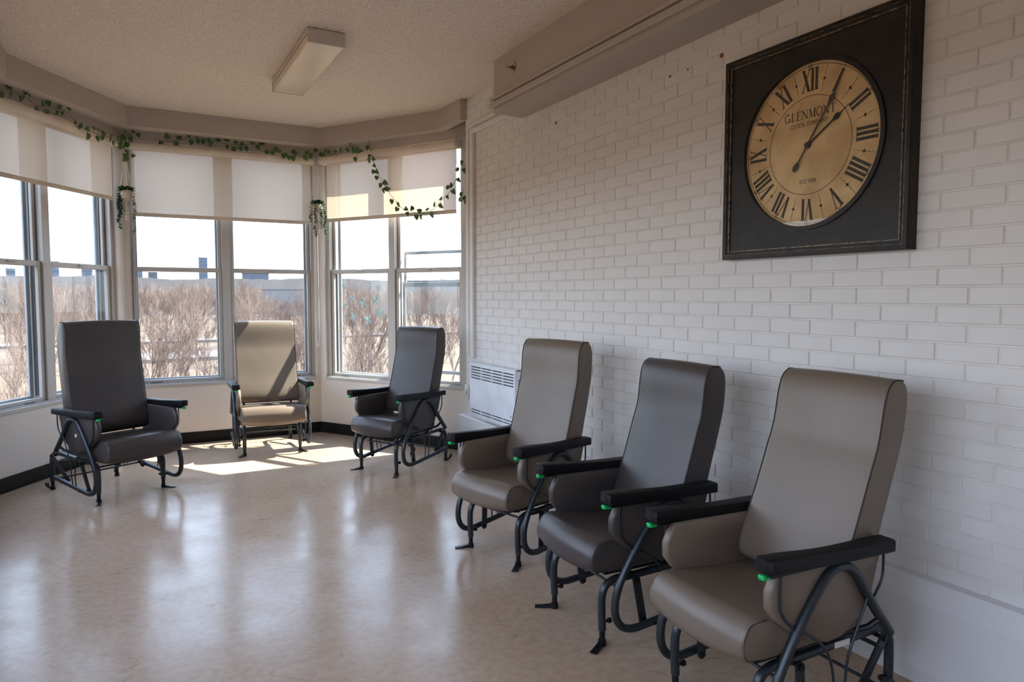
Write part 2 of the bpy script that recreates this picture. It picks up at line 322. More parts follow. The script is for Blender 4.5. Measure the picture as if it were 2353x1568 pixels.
# ------------------------------------------------------------------ bay windows
def bay_window(name, T, g0, g1, label, zmeet=1.645, raised=False, jl=None, jr=None, latch_side=0):
    o = Vector(T((g0+g1)/2, .08, ZS)); r = empty(name, o, label=label, kind='structure')
    L = lambda u, w_, z: tuple(Vector(T(u, w_, z)) - o)
    jl = g0-.075 if jl is None else jl; jr = g1+.075 if jr is None else jr
    zb, zt = ZS, ZH
    b = MB()   # outer frame
    b.box((jl, .03, zb), (g0-.035, .165, zt), L); b.box((g1+.035, .03, zb), (jr, .165, zt), L)
    b.box((g0-.035, .03, zt-.03), (g1+.035, .165, zt), L); b.box((g0-.035, .03, zb-.005), (g1+.035, .165, zb+.012), L)
    b.box((jl, .015, zb-.02), (jr, .035, zb+.012), L)
    b.obj('window_frame', 'alu', r, 0)
    def sash(nm, u0, u1, w0, w1, z0, z1, st, rb, rt_, m='alu', pane='pane'):
        b = MB()
        b.rbox((u0-st, w0, z0), (u0, w1, z1), .003, 1, L); b.rbox((u1, w0, z0), (u1+st, w1, z1), .003, 1, L)
        b.rbox((u0-.001, w0, z0), (u1+.001, w1, z0+rb), .003, 1, L); b.rbox((u0-.001, w0, z1-rt_), (u1+.001, w1, z1), .003, 1, L)
        s_ = b.obj(nm, m, r, 0)
        MB().box((u0, (w0+w1)/2-.002, z0+rb), (u1, (w0+w1)/2+.002, z1-rt_), L).obj('pane', 'glass', s_, 0)
        return s_
    ls = sash('lower_sash', g0, g1, .048, .075, zb+.012, zmeet+.022, .032, .03, .042)
    us = sash('upper_sash', g0-.002, g1+.002, .080, .105, zmeet-.02, zt-.03, .032, .04, .035)
    if raised: sash('storm_sash', g0+.01, g1-.01, .135, .15, .665, 1.535, .035, .035, .045, 'alu_out'); sash('storm_sash', g0+.01, g1-.01, .152, .165, 1.50, 1.83, .03, .02, .03, 'alu_out')
    else: sash('storm_sash', g0+.012, g1-.012, .14, .158, zb+.02, zt-.03, .038, .03, .03, 'alu_out')
    tr = MB()    # dark brush tracks beside the sashes
    for uu in (g0-.0352, g1+.0312): tr.box((uu, .0755, zb+.05), (uu+.004, .0795, zt-.04), L); tr.box((uu, .107, zb+.05), (uu+.004, .133, zt-.04), L)
    tr.obj('sash_track', 'alu_dark', r, 0)
    ul = g1-.14 if latch_side else g0+.14
    MB().rbox((ul-.05, .036, zb+.0), (ul+.05, .047, zb+.018), .003, 1, L).obj('sash_latch', 'bolt', r, 0)
    MB().rbox(((g0+g1)/2-.03, .034, zmeet+.0), ((g0+g1)/2+.03, .048, zmeet+.012), .003, 1, L).obj('sash_lock', 'alu', r, 0)
    return r
bay_window('window_1', TC, .115, .812, 'right hand window of the centre bay, behind the sunlit taupe chair', jl=.05, jr=.885)
bay_window('window_2', TC, .957, 1.652, 'left hand window of the centre bay', jl=.885, jr=1.70, latch_side=1)
bay_window('window_3', TR, .15, .85, 'right bay window carrying the butterfly decals', jl=.07, jr=.92)
bay_window('window_4', TR, .99, 1.69, 'narrow looking window next to the brick wall, its storm sash raised', raised=True, jl=.92, jr=1.80)
bay_window('window_5', TL, .165, .84, 'left bay window behind the wide charcoal chair', jl=.09, jr=.915)
bay_window('window_6', TL, .99, 1.525, 'left bay window cut by the picture edge', jl=.915, jr=1.60)
# portals guide the light sampling through the bay openings
def portal(name, T, u0, u1, z0, z1, w_=.25):
    l = bpy.data.lights.new(name, 'AREA'); l.shape = 'RECTANGLE'; l.size = abs(u1-u0); l.size_y = z1-z0; l.cycles.is_portal = True
    o = bpy.data.objects.new(name, l); COL.objects.link(o)
    c = Vector(T((u0+u1)/2, w_, (z0+z1)/2)); n_in = (Vector(T(0, -1, 0)) - Vector(T(0, 0, 0))).normalized()
    o.location = c; o.rotation_euler = n_in.to_track_quat('-Z', 'Y').to_euler()
portal('daylight_portal', TC, .05, 1.70, ZS, ZH); portal('daylight_portal', TR, .07, 1.8, ZS, ZH); portal('daylight_portal', TL, .09, 1.6, ZS, ZH)
TS = lambda u, w_, z: (XL-w_, u, z)
for y0, y1 in ((2.75, ys-.55), (-.05, 2.25), (-2.6, -.55)): portal('daylight_portal', TS, y0, y1, .75, 2.22)

# outside eave above the bay that shades the top of the windows
b = MB()
for T, u0, u1 in ((TC, -.12, 1.87), (TR, -.12, 2.6), (TL, -.12, LSIDE)): b.box((u0, .17, 2.86), (u1, .31, 3.2), T)
struct(b.obj('trim_3', 'plaster', smooth=0), 'concrete eave outside above the bay windows')

# sills inside
for i, (T, u0, u1) in enumerate(((TC, .05, 1.70), (TR, .07, 1.80), (TL, .09, 1.60))):
    struct(MB().rbox((u0, -.006, ZS-.03), (u1, .03, ZS+.002), .003, 1, T).obj('trim_%d' % (4+i), 'alu', smooth=0), 'slim metal sill of the bay window')
# baseboards
for nm, T, u0, u1 in (('baseboard_back', TC, -.0, 1.751), ('baseboard_far_right', TR, 0, 1.78), ('baseboard_left', TL, 0, LSIDE)):
    b = MB(); b.box((u0, -.008, 0), (u1, 0.0, .105), T); b.box((u0, -.02, 0), (u1, -.008, .012), T)
    struct(b.obj(nm, 'black_base', smooth=0), 'glossy black vinyl baseboard')

# soffit ring
pin = [(XL+.205, -3.0), (-3.232, 5.963), (-2.513, 7.078), (-.847, 7.102), (-.088, 5.933), (-.060, 5.50)]
pout = [(XL, -3.0), (XL, cornL.y), (G0.x, G0.y), (F0.x, F0.y), (0.0, 5.99), (0.0, 5.50)]
b = MB()
n_ = len(pin); v = [(x, y, 2.88) for x, y in pin] + [(x, y, 2.88) for x, y in pout] + [(x, y, ZC) for x, y in pin] + [(x, y, ZC) for x, y in pout]; f = []
for i in range(n_-1):
    f += [(i, i+1, n_+i+1, n_+i), (2*n_+i, 2*n_+i+1, i+1, i), (3*n_+i, n_+i, n_+i+1, 3*n_+i+1), (2*n_+i, 3*n_+i, 3*n_+i+1, 2*n_+i+1)]
f += [(0, n_, 3*n_, 2*n_), (n_-1, 3*n_-1, 4*n_-1, 2*n_-1)]
b.add(v, f); struct(b.obj('trim_7', 'soffit', smooth=0), 'taupe painted soffit band running round the bay under the ceiling')
# bulkhead along the brick wall
struct(MB().box((-.24, -3.0, 2.684), (0, 4.52, ZC)).obj('trim_8', 'soffit', smooth=0), 'boxed taupe bulkhead over the brick wall')

# ------------------------------------------------------------------ brick wall
CR, BL = 0.06664, 0.2127; ZA = 1.4 + 0.025*0; ZA = 1.375
YI0 = 5.217; YEND = 5.519; MOR = 0.007
wr = empty('wall_right', (0, 2, 0), label='white painted brick wall with running bond courses', kind='structure')
MB().box((0.0035, -5.0, 0), (0.30, YEND-.004-2, ZC)).obj('mortar_backing', 'mortar', wr, 0)
def brick_mesh(dy, dz):
    b = MB(); c = .0025
    b.v = []; x0, x1, xb = -0.0015, 0.001, 0.02
    f1 = [(x0, -dy/2+c, -dz/2+c), (x0, dy/2-c, -dz/2+c), (x0, dy/2-c, dz/2-c), (x0, -dy/2+c, dz/2-c)]
    f2 = [(x1, -dy/2, -dz/2), (x1, dy/2, -dz/2), (x1, dy/2, dz/2), (x1, -dy/2, dz/2)]
    f3 = [(xb, y, z) for _, y, z in f2]
    b.add(f1+f2+f3, [(0, 1, 2, 3), (11, 10, 9, 8)] + [(i, (i+1) % 4, 4+(i+1) % 4, 4+i) for i in range(4)] + [(4+i, 4+(i+1) % 4, 8+(i+1) % 4, 8+i) for i in range(4)])
    return b
random.seed(4)
def proj(p):
    d = Vector(p)-CAMP; z = d.dot(fw)
    if z <= 0.05: return None
    return (1176.5+FPX*d.dot(rt)/z, 784-FPX*d.dot(up)/z, z)
bricks = []
for kz in range(-20, 26):
    z0 = ZA + kz*CR; z1 = z0 + CR - MOR
    if z1 < .02 or z0 > ZC-.01: continue
    z1 = min(z1, ZC)
    off = 0 if (kz % 2 == 0) else 0.5
    i = -3
    while True:
        ya = YI0 - (i+off)*BL; yb = ya - BL + MOR   # from ya down to yb
        i += 1
        if yb > YEND: continue
        ya2 = min(ya, YEND)
        if ya2 - yb < .03: continue
        if ya2 < -1.6: break
        bricks.append((yb, ya2, z0, z1))
CLK = (1.583, 2.493, 1.574, 2.487)
scored = []
for q in bricks:
    yc, zc = (q[0]+q[1])/2, (q[2]+q[3])/2
    p = proj((0, yc, zc)); sc_ = 0
    if p and -20 < p[0] < 2340 and 0 < p[1] < 1560 and zc > .4 and not (CLK[0] < yc < CLK[1] and CLK[2] < zc < CLK[3]) and not (yc < 4.5 and zc > 2.66):
        a1, a2 = proj((0, q[0], q[2])), proj((0, q[1], q[2])); a3 = proj((0, q[1], q[3]))
        if a1 and a2: sc_ = abs(a1[0]-a2[0])*abs(a3[1]-a2[1])
    scored.append((sc_, q))
scored.sort(key=lambda t: -t[0])
shared = {}; stuffb = MB(); nb = 0
for s_, (y0, y1, z0, z1) in scored:
    dy, dz = round(y1-y0, 3), round(z1-z0, 3)
    px = random.uniform(-.0008, .0008)
    if nb < 300 and s_ > 0:
        key = (dy, dz)
        if key not in shared: shared[key] = brick_mesh(dy, dz).mesh('brick', 'brick', 0)
        o = link('brick', shared[key], wr, (px, (y0+y1)/2-2, (z0+z1)/2)); nb += 1
    else:
        bb = brick_mesh(dy, dz); stuffb.add([(x+px, y+(y0+y1)/2-2, z+(z0+z1)/2) for x, y, z in bb.v], bb.f)
so_ = stuffb.obj('small_bricks', 'brick', wr, 0, kind='stuff')
# low casing along the wall
b = MB(); prof = [(0.0, 0), (-.062, 0), (-.060, .30), (-.052, .375), (-.045, .384), (0.0, .386)]
n_ = len(prof); v = [(x, -3.0, z) for x, z in prof] + [(x, 5.56, z) for x, z in prof]
b.add(v, [tuple(range(n_)), tuple(range(n_, 2*n_))[::-1]] + [(i, n_+i, n_+(i+1) % n_, (i+1) % n_) for i in range(n_)])
struct(b.obj('baseboard_right', 'plinth', smooth=0), 'tall white casing along the foot of the brick wall')

# wall plugs left in the bricks
for y, z, r_, lab in ((2.574, 2.556, .011, 'ragged orange wall plug beside the top corner of the clock frame'), (2.806, 2.555, .005, 'tiny dark screw hole, first one left of the clock corner plug'),
                      (2.941, 2.556, .007, 'small brown wall plug left of the tiny screw hole under the bulkhead'), (4.076, 2.555, .009, 'lone orange wall plug near the far end of the bulkhead')):
    b = MB(); b.ring((-.0015, y, z), (-1, 0, 0), r_, r_*.45, .004, 12); b.cyl((0.001, y, z), (-.0035, y, z), r_*.46, 8)
    tag(b.obj('wall_plug', 'rust'), lab, 'wall plug')

# sprinkler on the bulkhead
sp = empty('sprinkler_head', (-.24, 4.231, 2.925), label='chrome sidewall sprinkler in a round escutcheon on the bulkhead', cat='sprinkler')
MB().ring((0, 0, 0), (-1, 0, 0), .034, .018, .006, 28).obj('escutcheon', 'chrome', sp)
MB().cyl((.0, 0, 0), (-.03, 0, 0), .010, 12).obj('nozzle', 'rust', sp)
b = MB(); b.tube([(-.01, -.012, 0), (-.045, -.010, 0), (-.058, 0, 0), (-.045, .010, 0), (-.01, .012, 0)], .003, 6); b.box((-.062, -.014, -.010), (-.058, .014, .010)); b.obj('deflector', 'chrome', sp)

# raceways
def raceway(lab, boxes, name='cable_raceway', m='soffit'):
    b = MB()
    for lo, hi in boxes: b.rbox(lo, hi, .004, 1)
    return tag(b.obj(name, m, smooth=0), lab, 'raceway', 'surface cable raceways')
raceway('upper slim raceway along the bulkhead face', [((-.262, -2.9, 2.772), (-.24, 4.56, 2.796))])
raceway('lower rounded raceway along the bulkhead face', [((-.268, -2.9, 2.722), (-.24, 4.55, 2.757))])
raceway('vertical raceway at the brick corner, the one nearer the window', [((-.022, 5.425, .90), (-.001, 5.455, 2.79))], m='brick')
raceway('vertical raceway at the brick corner, the wider one nearer the chairs', [((-.030, 5.325, .88), (-.001, 5.385, 2.775))], m='brick')
raceway('thin horizontal raceway between corner and bulkhead, the upper one', [((-.020, 4.53, 2.795), (-.001, 5.385, 2.83))], m='brick')
raceway('horizontal raceway between corner and bulkhead, the lower one', [((-.028, 4.50, 2.735), (-.001, 5.39, 2.775))], m='brick')

# thermostat
th = empty('thermostat', (-.002, 5.485, .585), label='small beige plate with round dial at the end of the brick wall', cat='thermostat')
MB().rbox((-.014, -.035, -.055), (0, .035, .055), .004, 2).obj('cover_plate', 'plastic_white', th)
MB().cyl((-.013, 0, 0), (-.03, 0, 0), .02, 20).obj('dial', 'plastic_white', th)

# ------------------------------------------------------------------ convector heater
ht = empty('wall_heater', (0, 4.83, .65), label='white electric wall convector with louvre slots in the far corner', cat='heater')
hw, hh = .385, .215
fr = MB()
zs = [ .182-.022*i for i in range(5)] + [-.165, -.187]
# front cover as a plate with true slots: assemble from strips
rows = sorted(zs, reverse=True); ztop = hh; X0, X1 = -.108, -.096
cols = [(-hw+.02, -.19), (-.182, -.008), (0.0, .176), (.184, hw-.02)]
prev = hh
for z in rows:
    fr.box((X0, -hw, z+.0045), (X1, hw, prev))
    a = -hw
    for c0, c1 in cols: fr.box((X0, a, z-.0045), (X1, c0, z+.0045)); a = c1
    fr.box((X0, a, z-.0045), (X1, hw, z+.0045)); prev = z-.0045
fr.box((X0, -hw, -hh), (X1, hw, prev))
fr.box((X1, -hw, -hh), (-.06, -hw+.006, hh)); fr.box((X1, hw-.006, -hh), (-.06, hw, hh)); fr.box((X1, -hw, hh-.006), (-.06, hw, hh)); fr.box((X1, -hw, -hh), (-.06, hw, -hh+.006))
fr.obj('front_cover', 'heater', ht, 0)
MB().box((-.09, -hw+.01, -hh+.01), (-.062, hw-.01, hh-.01)).obj('heating_core', 'slot', ht, 0)
MB().rbox((-.062, -.34, -hh+.015), (-.001, .34, hh-.015), .004, 1).obj('rear_case', 'heater', ht, 0)
b = MB()
for i in range(16):
    z = .14-.0135*i - (.035 if i > 7 else 0); b.box((-.08, -hw-.0006, z), (-.068, -hw+.001, z+.006))
b.obj('side_vents', 'slot', ht, 0, kind='stuff')
MB().box((-.1086, -hw+.05, -.135), (-.1078, -hw+.07, -.128)).obj('small_emblem', 'bldg', ht, 0)

# ------------------------------------------------------------------ ceiling light
li = empty('ceiling_light', (-1.414, 5.11, ZC), label='unlit fluorescent box fitting on the popcorn ceiling', cat='ceiling light')
b = MB(); b.box((-.1, -.6, -.02), (.1, .6, 0)); b.obj('mounting_tray', 'lamp_case', li, 0)
for s_ in (-1, 1):
    MB().rbox((-.118, s_*.606-.006, -.092), (.118, s_*.606+.006, -.003), .002, 1).obj('end_plate', 'lamp_case', li, 0)
b = MB(); b.rbox((-.114, -.60, -.090), (.114, .60, -.03), .01, 3); b.obj('diffuser', 'lamp_lens', li)
for s_ in (-1, 1): MB().box((s_*.1165-.0015, -.60, -.035), (s_*.1165+.0015, .60, -.008)).obj('side_rail', 'lamp_case', li, 0)

# ------------------------------------------------------------------ roller blinds
def blind(T, u0, u1, fu0, fu1, zbot, label, zr=2.735, chain=None):
    o = Vector(T((u0+u1)/2, -.08, zr)); r = empty('roller_blind', o, label=label, cat='blind', group='beige roller blinds of the bay')
    L = lambda u, w_, z: tuple(Vector(T(u, w_, z)) - o)
    MB().tube([L(u0, -.09, zr), L(u1, -.09, zr)], .034, 24).obj('roller', 'roller', r)
    b = MB(); nu, nz = 14, 6
    vs = []; fs = []
    for j in range(nz+1):
        for i in range(nu+1):
            u = fu0+(fu1-fu0)*i/nu; z = zr-.02+(zbot+.02-zr+.02)*j/nz
            wv = .0015*math.sin(u*9+1)*math.sin(3.1*j/nz)
            vs.append(L(u, -.058+wv, z))
    n1 = len(vs)
    for j in range(nz+1):
        for i in range(nu+1):
            u = fu0+(fu1-fu0)*i/nu; z = zr-.02+(zbot+.02-zr+.02)*j/nz
            wv = .0015*math.sin(u*9+1)*math.sin(3.1*j/nz)
            vs.append(L(u, -.0572+wv, z))
    W_ = nu+1
    for j in range(nz):
        for i in range(nu): fs.append((j*W_+i, j*W_+i+1, (j+1)*W_+i+1, (j+1)*W_+i))
    b.add(vs[:n1], fs); b.obj('blind_fabric', 'blind', r)
    MB().rbox((fu0, -.063, zbot), (fu1, -.053, zbot+.034), .003, 2, L).obj('hem_bar', 'roller', r)
    for u in (u0-.012, u1+.004):
        bb = MB(); bb.rbox((u, -.125, zr-.03), (u+.008, 0.0, zr+.045), .003, 2, L); bb.tube([L(u-.004, -.09, zr), L(u+.012, -.09, zr)], .03, 20); bb.obj('bracket', 'plastic_white', r)
    if chain is not None:
        u, ze = chain
        bb = MB(); bb.tube([L(u, -.115, zr), L(u+.004, -.11, (zr+ze)/2), L(u, -.10, ze), L(u+.012, -.085, ze-.02), L(u+.02, -.07, ze), L(u+.016, -.066, (zr+ze)/2), L(u+.01, -.065, zr)], .0022, 6, smooth=4)
        bb.obj('bead_chain', 'plastic_white', r)
    return r
blind(TC, .075, 1.685, .09, 1.667, 2.115, 'wide beige roller blind of the centre bay, between the two hanging planters', chain=(.035, .95))
blind(TR, .14, 1.755, .175, 1.735, 2.135, 'roller blind of the right bay with an ivy strand looping across it', chain=(1.775, 1.10))
blind(TL, .20, 1.56, .215, 1.54, 2.225, 'roller blind of the left bay, cut by the picture edge', zr=2.725)
# ------------------------------------------------------------------ clock
CM = Matrix(((0, 0, -1, 0), (-1, 0, 0, 0), (0, 1, 0, 0), (0, 0, 0, 1))); CM.translation = Vector((0, 2.038, 2.030))
ck = empty('wall_clock', label='large square black framed clock with aged Roman numeral dial', cat='clock', mw=CM)
H = .456
b = MB(); b.box((-H+.02, -H+.02, 0.002), (H-.02, H-.02, .03)); b.obj('back_board', 'clockwood', ck, 0)
# frame boards: four mitred boards with a round hole
RH = .345; SEG = 24
def board(q):
    rot = Matrix.Rotation(q*math.pi/2, 3, 'Z'); vs = []; fs = []; z0, z1 = .030, .044; e_ = H-.035
    for k in range(SEG+1):
        a = -math.pi/4 + math.pi/2*k/SEG; t = math.tan(a)
        for rr in (0, 1):
            x, y = (RH*math.cos(a), RH*math.sin(a)) if rr == 0 else (e_, e_*t)
            for z in (z0, z1): vs.append(rot @ Vector((x, y, z)))
    for k in range(SEG):
        i = k*4; j = i+4
        fs += [(i+1, i+3, j+3, j+1), (i, j, j+2, i+2), (i, i+1, j+1, j), (i+2, j+2, j+3, i+3)]
    fs += [(0, 2, 3, 1), (SEG*4, SEG*4+1, SEG*4+3, SEG*4+2)]
    return MB().add([tuple(v) for v in vs], fs)
for q in range(4): board(q).obj('frame_board', 'clockwood', ck, 0)
b = MB()
def moulding(mb, h0, h1, prof):   # square ring, prof list of (inset,z)
    n_ = len(prof); vs = []; fs = []
    for cx, cy in ((1, 1), (-1, 1), (-1, -1), (1, -1)):
        for ins, z in prof: vs.append((cx*(h0-ins), cy*(h0-ins), z))
    for c in range(4):
        for i in range(n_): fs.append((c*n_+i, c*n_+(i+1) % n_, ((c+1) % 4)*n_+(i+1) % n_, ((c+1) % 4)*n_+i))
    mb.add(vs, fs)
moulding(b, H, 0, [(0, .002), (0, .050), (.004, .056), (.018, .058), (.022, .050), (.036, .048), (.038, .030), (.030, .002)]); b.obj('outer_moulding', 'clockwood', ck)
b = MB(); moulding(b, H-.0345, 0, [(0, .046), (0, .0505), (.004, .0505), (.004, .046)]); moulding(b, H-.019, 0, [(0, .052), (0, .0565), (.002, .0565), (.002, .052)]); b.obj('gilt_edge', 'gilt', ck, 0)
b = MB(); b.ring((0, 0, .030), (0, 0, 1), .352, .334, .022, 72); b.obj('bezel', 'clockwood', ck)
b = MB(); n_ = 72
b.cyl((0, 0, .026), (0, 0, .032), .336, 72); b.obj('dial', 'dial', ck)
ZD = .0322
def disc_ring(mb, ro, ri, z=ZD, n=96):
    mb.ring((0, 0, z), (0, 0, 1), ro, ri, .0006, n)
b = MB(); disc_ring(b, .2025, .2005); disc_ring(b, .3245, .3225); b.obj('printed_rings', 'ink', ck, 0)
def quad(mb, pts, z=ZD): mb.add([(x, y, z) for x, y in pts] + [(x, y, z+.0006) for x, y in pts], [(0, 1, 2, 3), (7, 6, 5, 4), (0, 4, 5, 1), (1, 5, 6, 2), (2, 6, 7, 3), (3, 7, 4, 0)])
def bar(p, q, w0, w1=None):
    w1 = w0 if w1 is None else w1
    d = Vector((q[0]-p[0], q[1]-p[1])); nn = Vector((-d.y, d.x)).normalized()
    return [(p[0]+nn.x*w0/2, p[1]+nn.y*w0/2), (p[0]-nn.x*w0/2, p[1]-nn.y*w0/2), (q[0]-nn.x*w1/2, q[1]-nn.y*w1/2), (q[0]+nn.x*w1/2, q[1]+nn.y*w1/2)]
def roman(s):
    out = []; x = 0; hN = .088; TH, TN = .0125, .0035
    for c in s:
        if c == 'I':
            out.append(bar((x+.010, 0), (x+.010, hN), TH)); wd = .020
            for y in (0, hN): out.append(bar((x+.001, y), (x+.019, y), .003))
        elif c == 'V':
            out.append(bar((x+.006, hN), (x+.021, 0), TH, TH*.8)); out.append(bar((x+.036, hN), (x+.021, 0), TN)); wd = .040
            out.append(bar((x-.003, hN), (x+.015, hN), .003)); out.append(bar((x+.029, hN), (x+.043, hN), .003))
        elif c == 'X':
            out.append(bar((x+.007, hN), (x+.035, 0), TH)); out.append(bar((x+.036, hN), (x+.006, 0), TN)); wd = .042
            for a_, c_ in ((-.002, .016), (.029, .043)): out.append(bar((x+a_, hN), (x+c_, hN), .003))
            for a_, c_ in ((-.001, .013), (.027, .044)): out.append(bar((x+a_, 0), (x+c_, 0), .003))
        x += wd
    return [[(px-x/2, py) for px, py in q] for q in out]
nums = ['XII', 'I', 'II', 'III', 'IIII', 'V', 'VI', 'VII', 'VIII', 'IX', 'X', 'XI']
def rotp(p, a): return (p[0]*math.cos(a)+p[1]*math.sin(a), -p[0]*math.sin(a)+p[1]*math.cos(a))
for i, s_ in enumerate(nums):
    b = MB(); a = math.radians(30*i); flip = False
    for q in roman(s_): quad(b, [rotp((x, y+.222), a) for x, y in q])
    b.obj('numeral', 'ink', ck, 0)
b = MB()
for i in range(12):
    a = math.radians(30*i+15)
    for q in (bar((0, .215), (0, .238), .0012), bar((0, .24), (0, .2445), .004), bar((0, .248), (0, .256), .0016), bar((0, .257), (0, .273), .004, .004), bar((-.010, .265), (.010, .265), .0022), bar((-.004, .265), (.004, .265), .007),
              bar((0, .274), (0, .284), .0016), bar((0, .286), (0, .290), .004), bar((0, .292), (0, .32), .0012)):
        quad(b, [rotp(p, a) for p in q])
b.obj('half_hour_marks', 'ink', ck, 0, kind='stuff')
# serif stroke lettering
def arc(cx, cy, rx, ry, a0, a1, n=10): return [(cx+rx*math.cos(math.radians(a0+(a1-a0)*k/n)), cy+ry*math.sin(math.radians(a0+(a1-a0)*k/n))) for k in range(n+1)]
SER = .05
def G_(c):
    T_, t_ = .13, .045
    I = lambda x, y0=0, y1=1, w_=T_: [([(x, y0), (x, y1)], w_), ([(x-.13, y0), (x+.13, y0)], t_), ([(x-.13, y1), (x+.13, y1)], t_)]
    if c == 'G': return [(arc(.45, .5, .36, .5, 40, 320), .10), ([(.8, .05), (.8, .42)], T_), ([(.62, .42), (.92, .42)], t_)], 1.0
    if c == 'C': return [(arc(.45, .5, .36, .5, 45, 315), .10), ([(.72, .72), (.72, .92)], t_)], .86
    if c == 'L': return I(.2)+[([(.2, .02), (.7, .02)], t_), ([(.7, .0), (.7, .25)], t_)], .8
    if c == 'E': return I(.2)+[([(.2, .02), (.7, .02)], t_), ([(.2, .98), (.68, .98)], t_), ([(.2, .52), (.55, .52)], t_), ([(.7, 0), (.7, .22)], t_), ([(.68, .8), (.68, 1)], t_)], .8
    if c == 'N': return [([(.15, 0), (.15, 1)], t_), ([(.12, 1), (.8, 0)], T_), ([(.8, 0), (.8, 1)], t_), ([(.05, 0), (.28, 0)], t_), ([(.68, 1), (.92, 1)], t_), ([(.0, 1), (.2, 1)], t_)], .98
    if c == 'M': return [([(.15, 0), (.2, 1)], t_), ([(.2, 1), (.52, .02)], T_), ([(.52, .02), (.86, 1)], t_), ([(.88, 0), (.88, 1)], T_), ([(.03, 0), (.28, 0)], t_), ([(.76, 0), (1.0, 0)], t_), ([(.08, 1), (.24, 1)], t_), ([(.84, 1), (1, 1)], t_)], 1.08
    if c == 'O': return [(arc(.45, .5, .37, .5, 0, 360, 18), .095)], .92
    if c == '0': return [(arc(.32, .5, .25, .5, 0, 360, 16), .09)], .66
    if c == 'T': return [([(.4, 0), (.4, 1)], T_), ([(.28, 0), (.54, 0)], t_), ([(.02, .98), (.8, .98)], t_), ([(.02, .78), (.02, 1)], t_), ([(.8, .78), (.8, 1)], t_)], .84
    if c == 'K': return I(.2)+[([(.25, .4), (.72, 1)], t_), ([(.38, .55), (.8, 0)], T_), ([(.68, 0), (.92, 0)], t_), ([(.6, 1), (.84, 1)], t_)], .92
    if c == 'P': return I(.2)+[(arc(.4, .73, .28, .26, 90, -90), .08), ([(.2, .99), (.4, .99)], t_), ([(.2, .47), (.4, .47)], t_)], .76
    if c == 'A': return [([(.1, 0), (.42, 1)], t_), ([(.42, 1), (.78, 0)], T_), ([(.22, .35), (.66, .35)], t_), ([(0, 0), (.22, 0)], t_), ([(.64, 0), (.92, 0)], t_)], .92
    if c == 'Y': return [([(.1, 1), (.42, .45)], T_), ([(.8, 1), (.42, .45)], t_), ([(.42, .45), (.42, 0)], T_), ([(0, 1), (.24, 1)], t_), ([(.68, 1), (.92, 1)], t_), ([(.3, 0), (.56, 0)], t_)], .92
    if c == 'S': return [(arc(.35, .75, .22, .24, 30, 260, 8)+arc(.35, .26, .25, .25, 80, -150, 8), .09)], .7
    if c == '1': return [([(.3, 0), (.3, 1)], T_), ([(.15, 0), (.46, 0)], t_), ([(.3, 1), (.14, .84)], t_)], .56
    if c == '9': return [(arc(.32, .68, .24, .3, 0, 360, 14), .08), (arc(.2, .62, .36, .6, 10, -70, 8), .08)], .68
    if c == '8': return [(arc(.32, .75, .2, .23, 0, 360, 12), .08), (arc(.32, .27, .25, .26, 0, 360, 14), .09)], .68
    if c == '5': return [([(.15, .95), (.55, .95)], T_), ([(.15, .95), (.12, .55)], t_), (arc(.3, .32, .25, .3, 110, -140, 10), .09)], .66
    if c == '2': return [(arc(.3, .74, .22, .24, 160, -30, 8)+[(.1, .04)], .08), ([(.08, .04), (.56, .04)], T_)], .66
    if c == '3': return [(arc(.28, .75, .2, .23, 140, -80, 8), .08), (arc(.28, .27, .25, .27, 85, -140, 9), .09)], .64
    if c == '4': return [([(.42, 0), (.42, 1)], T_), ([(.42, 1), (.05, .3)], t_), ([(.02, .28), (.62, .28)], t_)], .68
    if c == '6': return [(arc(.32, .3, .24, .3, 0, 360, 14), .08), (arc(.44, .38, .36, .6, 190, 110, 8), .08)], .68
    if c == '.': return [([(.1, 0), (.1, .1)], .12)], .3
    return [], .45
def text(mb, s, cx, y, h, track=1.0, xf=None, z=ZD):
    tot = sum(G_(c)[1] for c in s)*h*track; x = cx-tot/2
    for c in s:
        st, wd = G_(c)
        for pts, w_ in st:
            for p, q in zip(pts, pts[1:]):
                if (p[0]-q[0])**2+(p[1]-q[1])**2 < 1e-8: continue
                qd = bar((x+p[0]*h*track, y+p[1]*h), (x+q[0]*h*track, y+q[1]*h), w_*h)
                if xf: qd = [xf(t_) for t_ in qd]
                quad(mb, qd, z)
        x += wd*h*track
b = MB(); text(b, 'GLENMONT', 0, .112, .036, .95); b.obj('printed_name', 'ink', ck, 0)
b = MB(); text(b, 'CLOCK COMPANY', 0, .082, .0165, 1.0); b.obj('printed_company_line', 'ink', ck, 0)
b = MB(); text(b, 'EST.1908', 0, -.155, .0165, .95); b.obj('printed_date', 'ink', ck, 0)
for i, t_ in enumerate(['60', '5', '10', '15', '20', '25', '30', '35', '40', '45', '50', '55']):
    b = MB(); a = math.radians(30*i); text(b, t_, 0, .312, .017, .8, xf=lambda p, a=a: rotp(p, a), z=ZD+.0003); b.obj('minute_figure', 'ink', ck, 0)
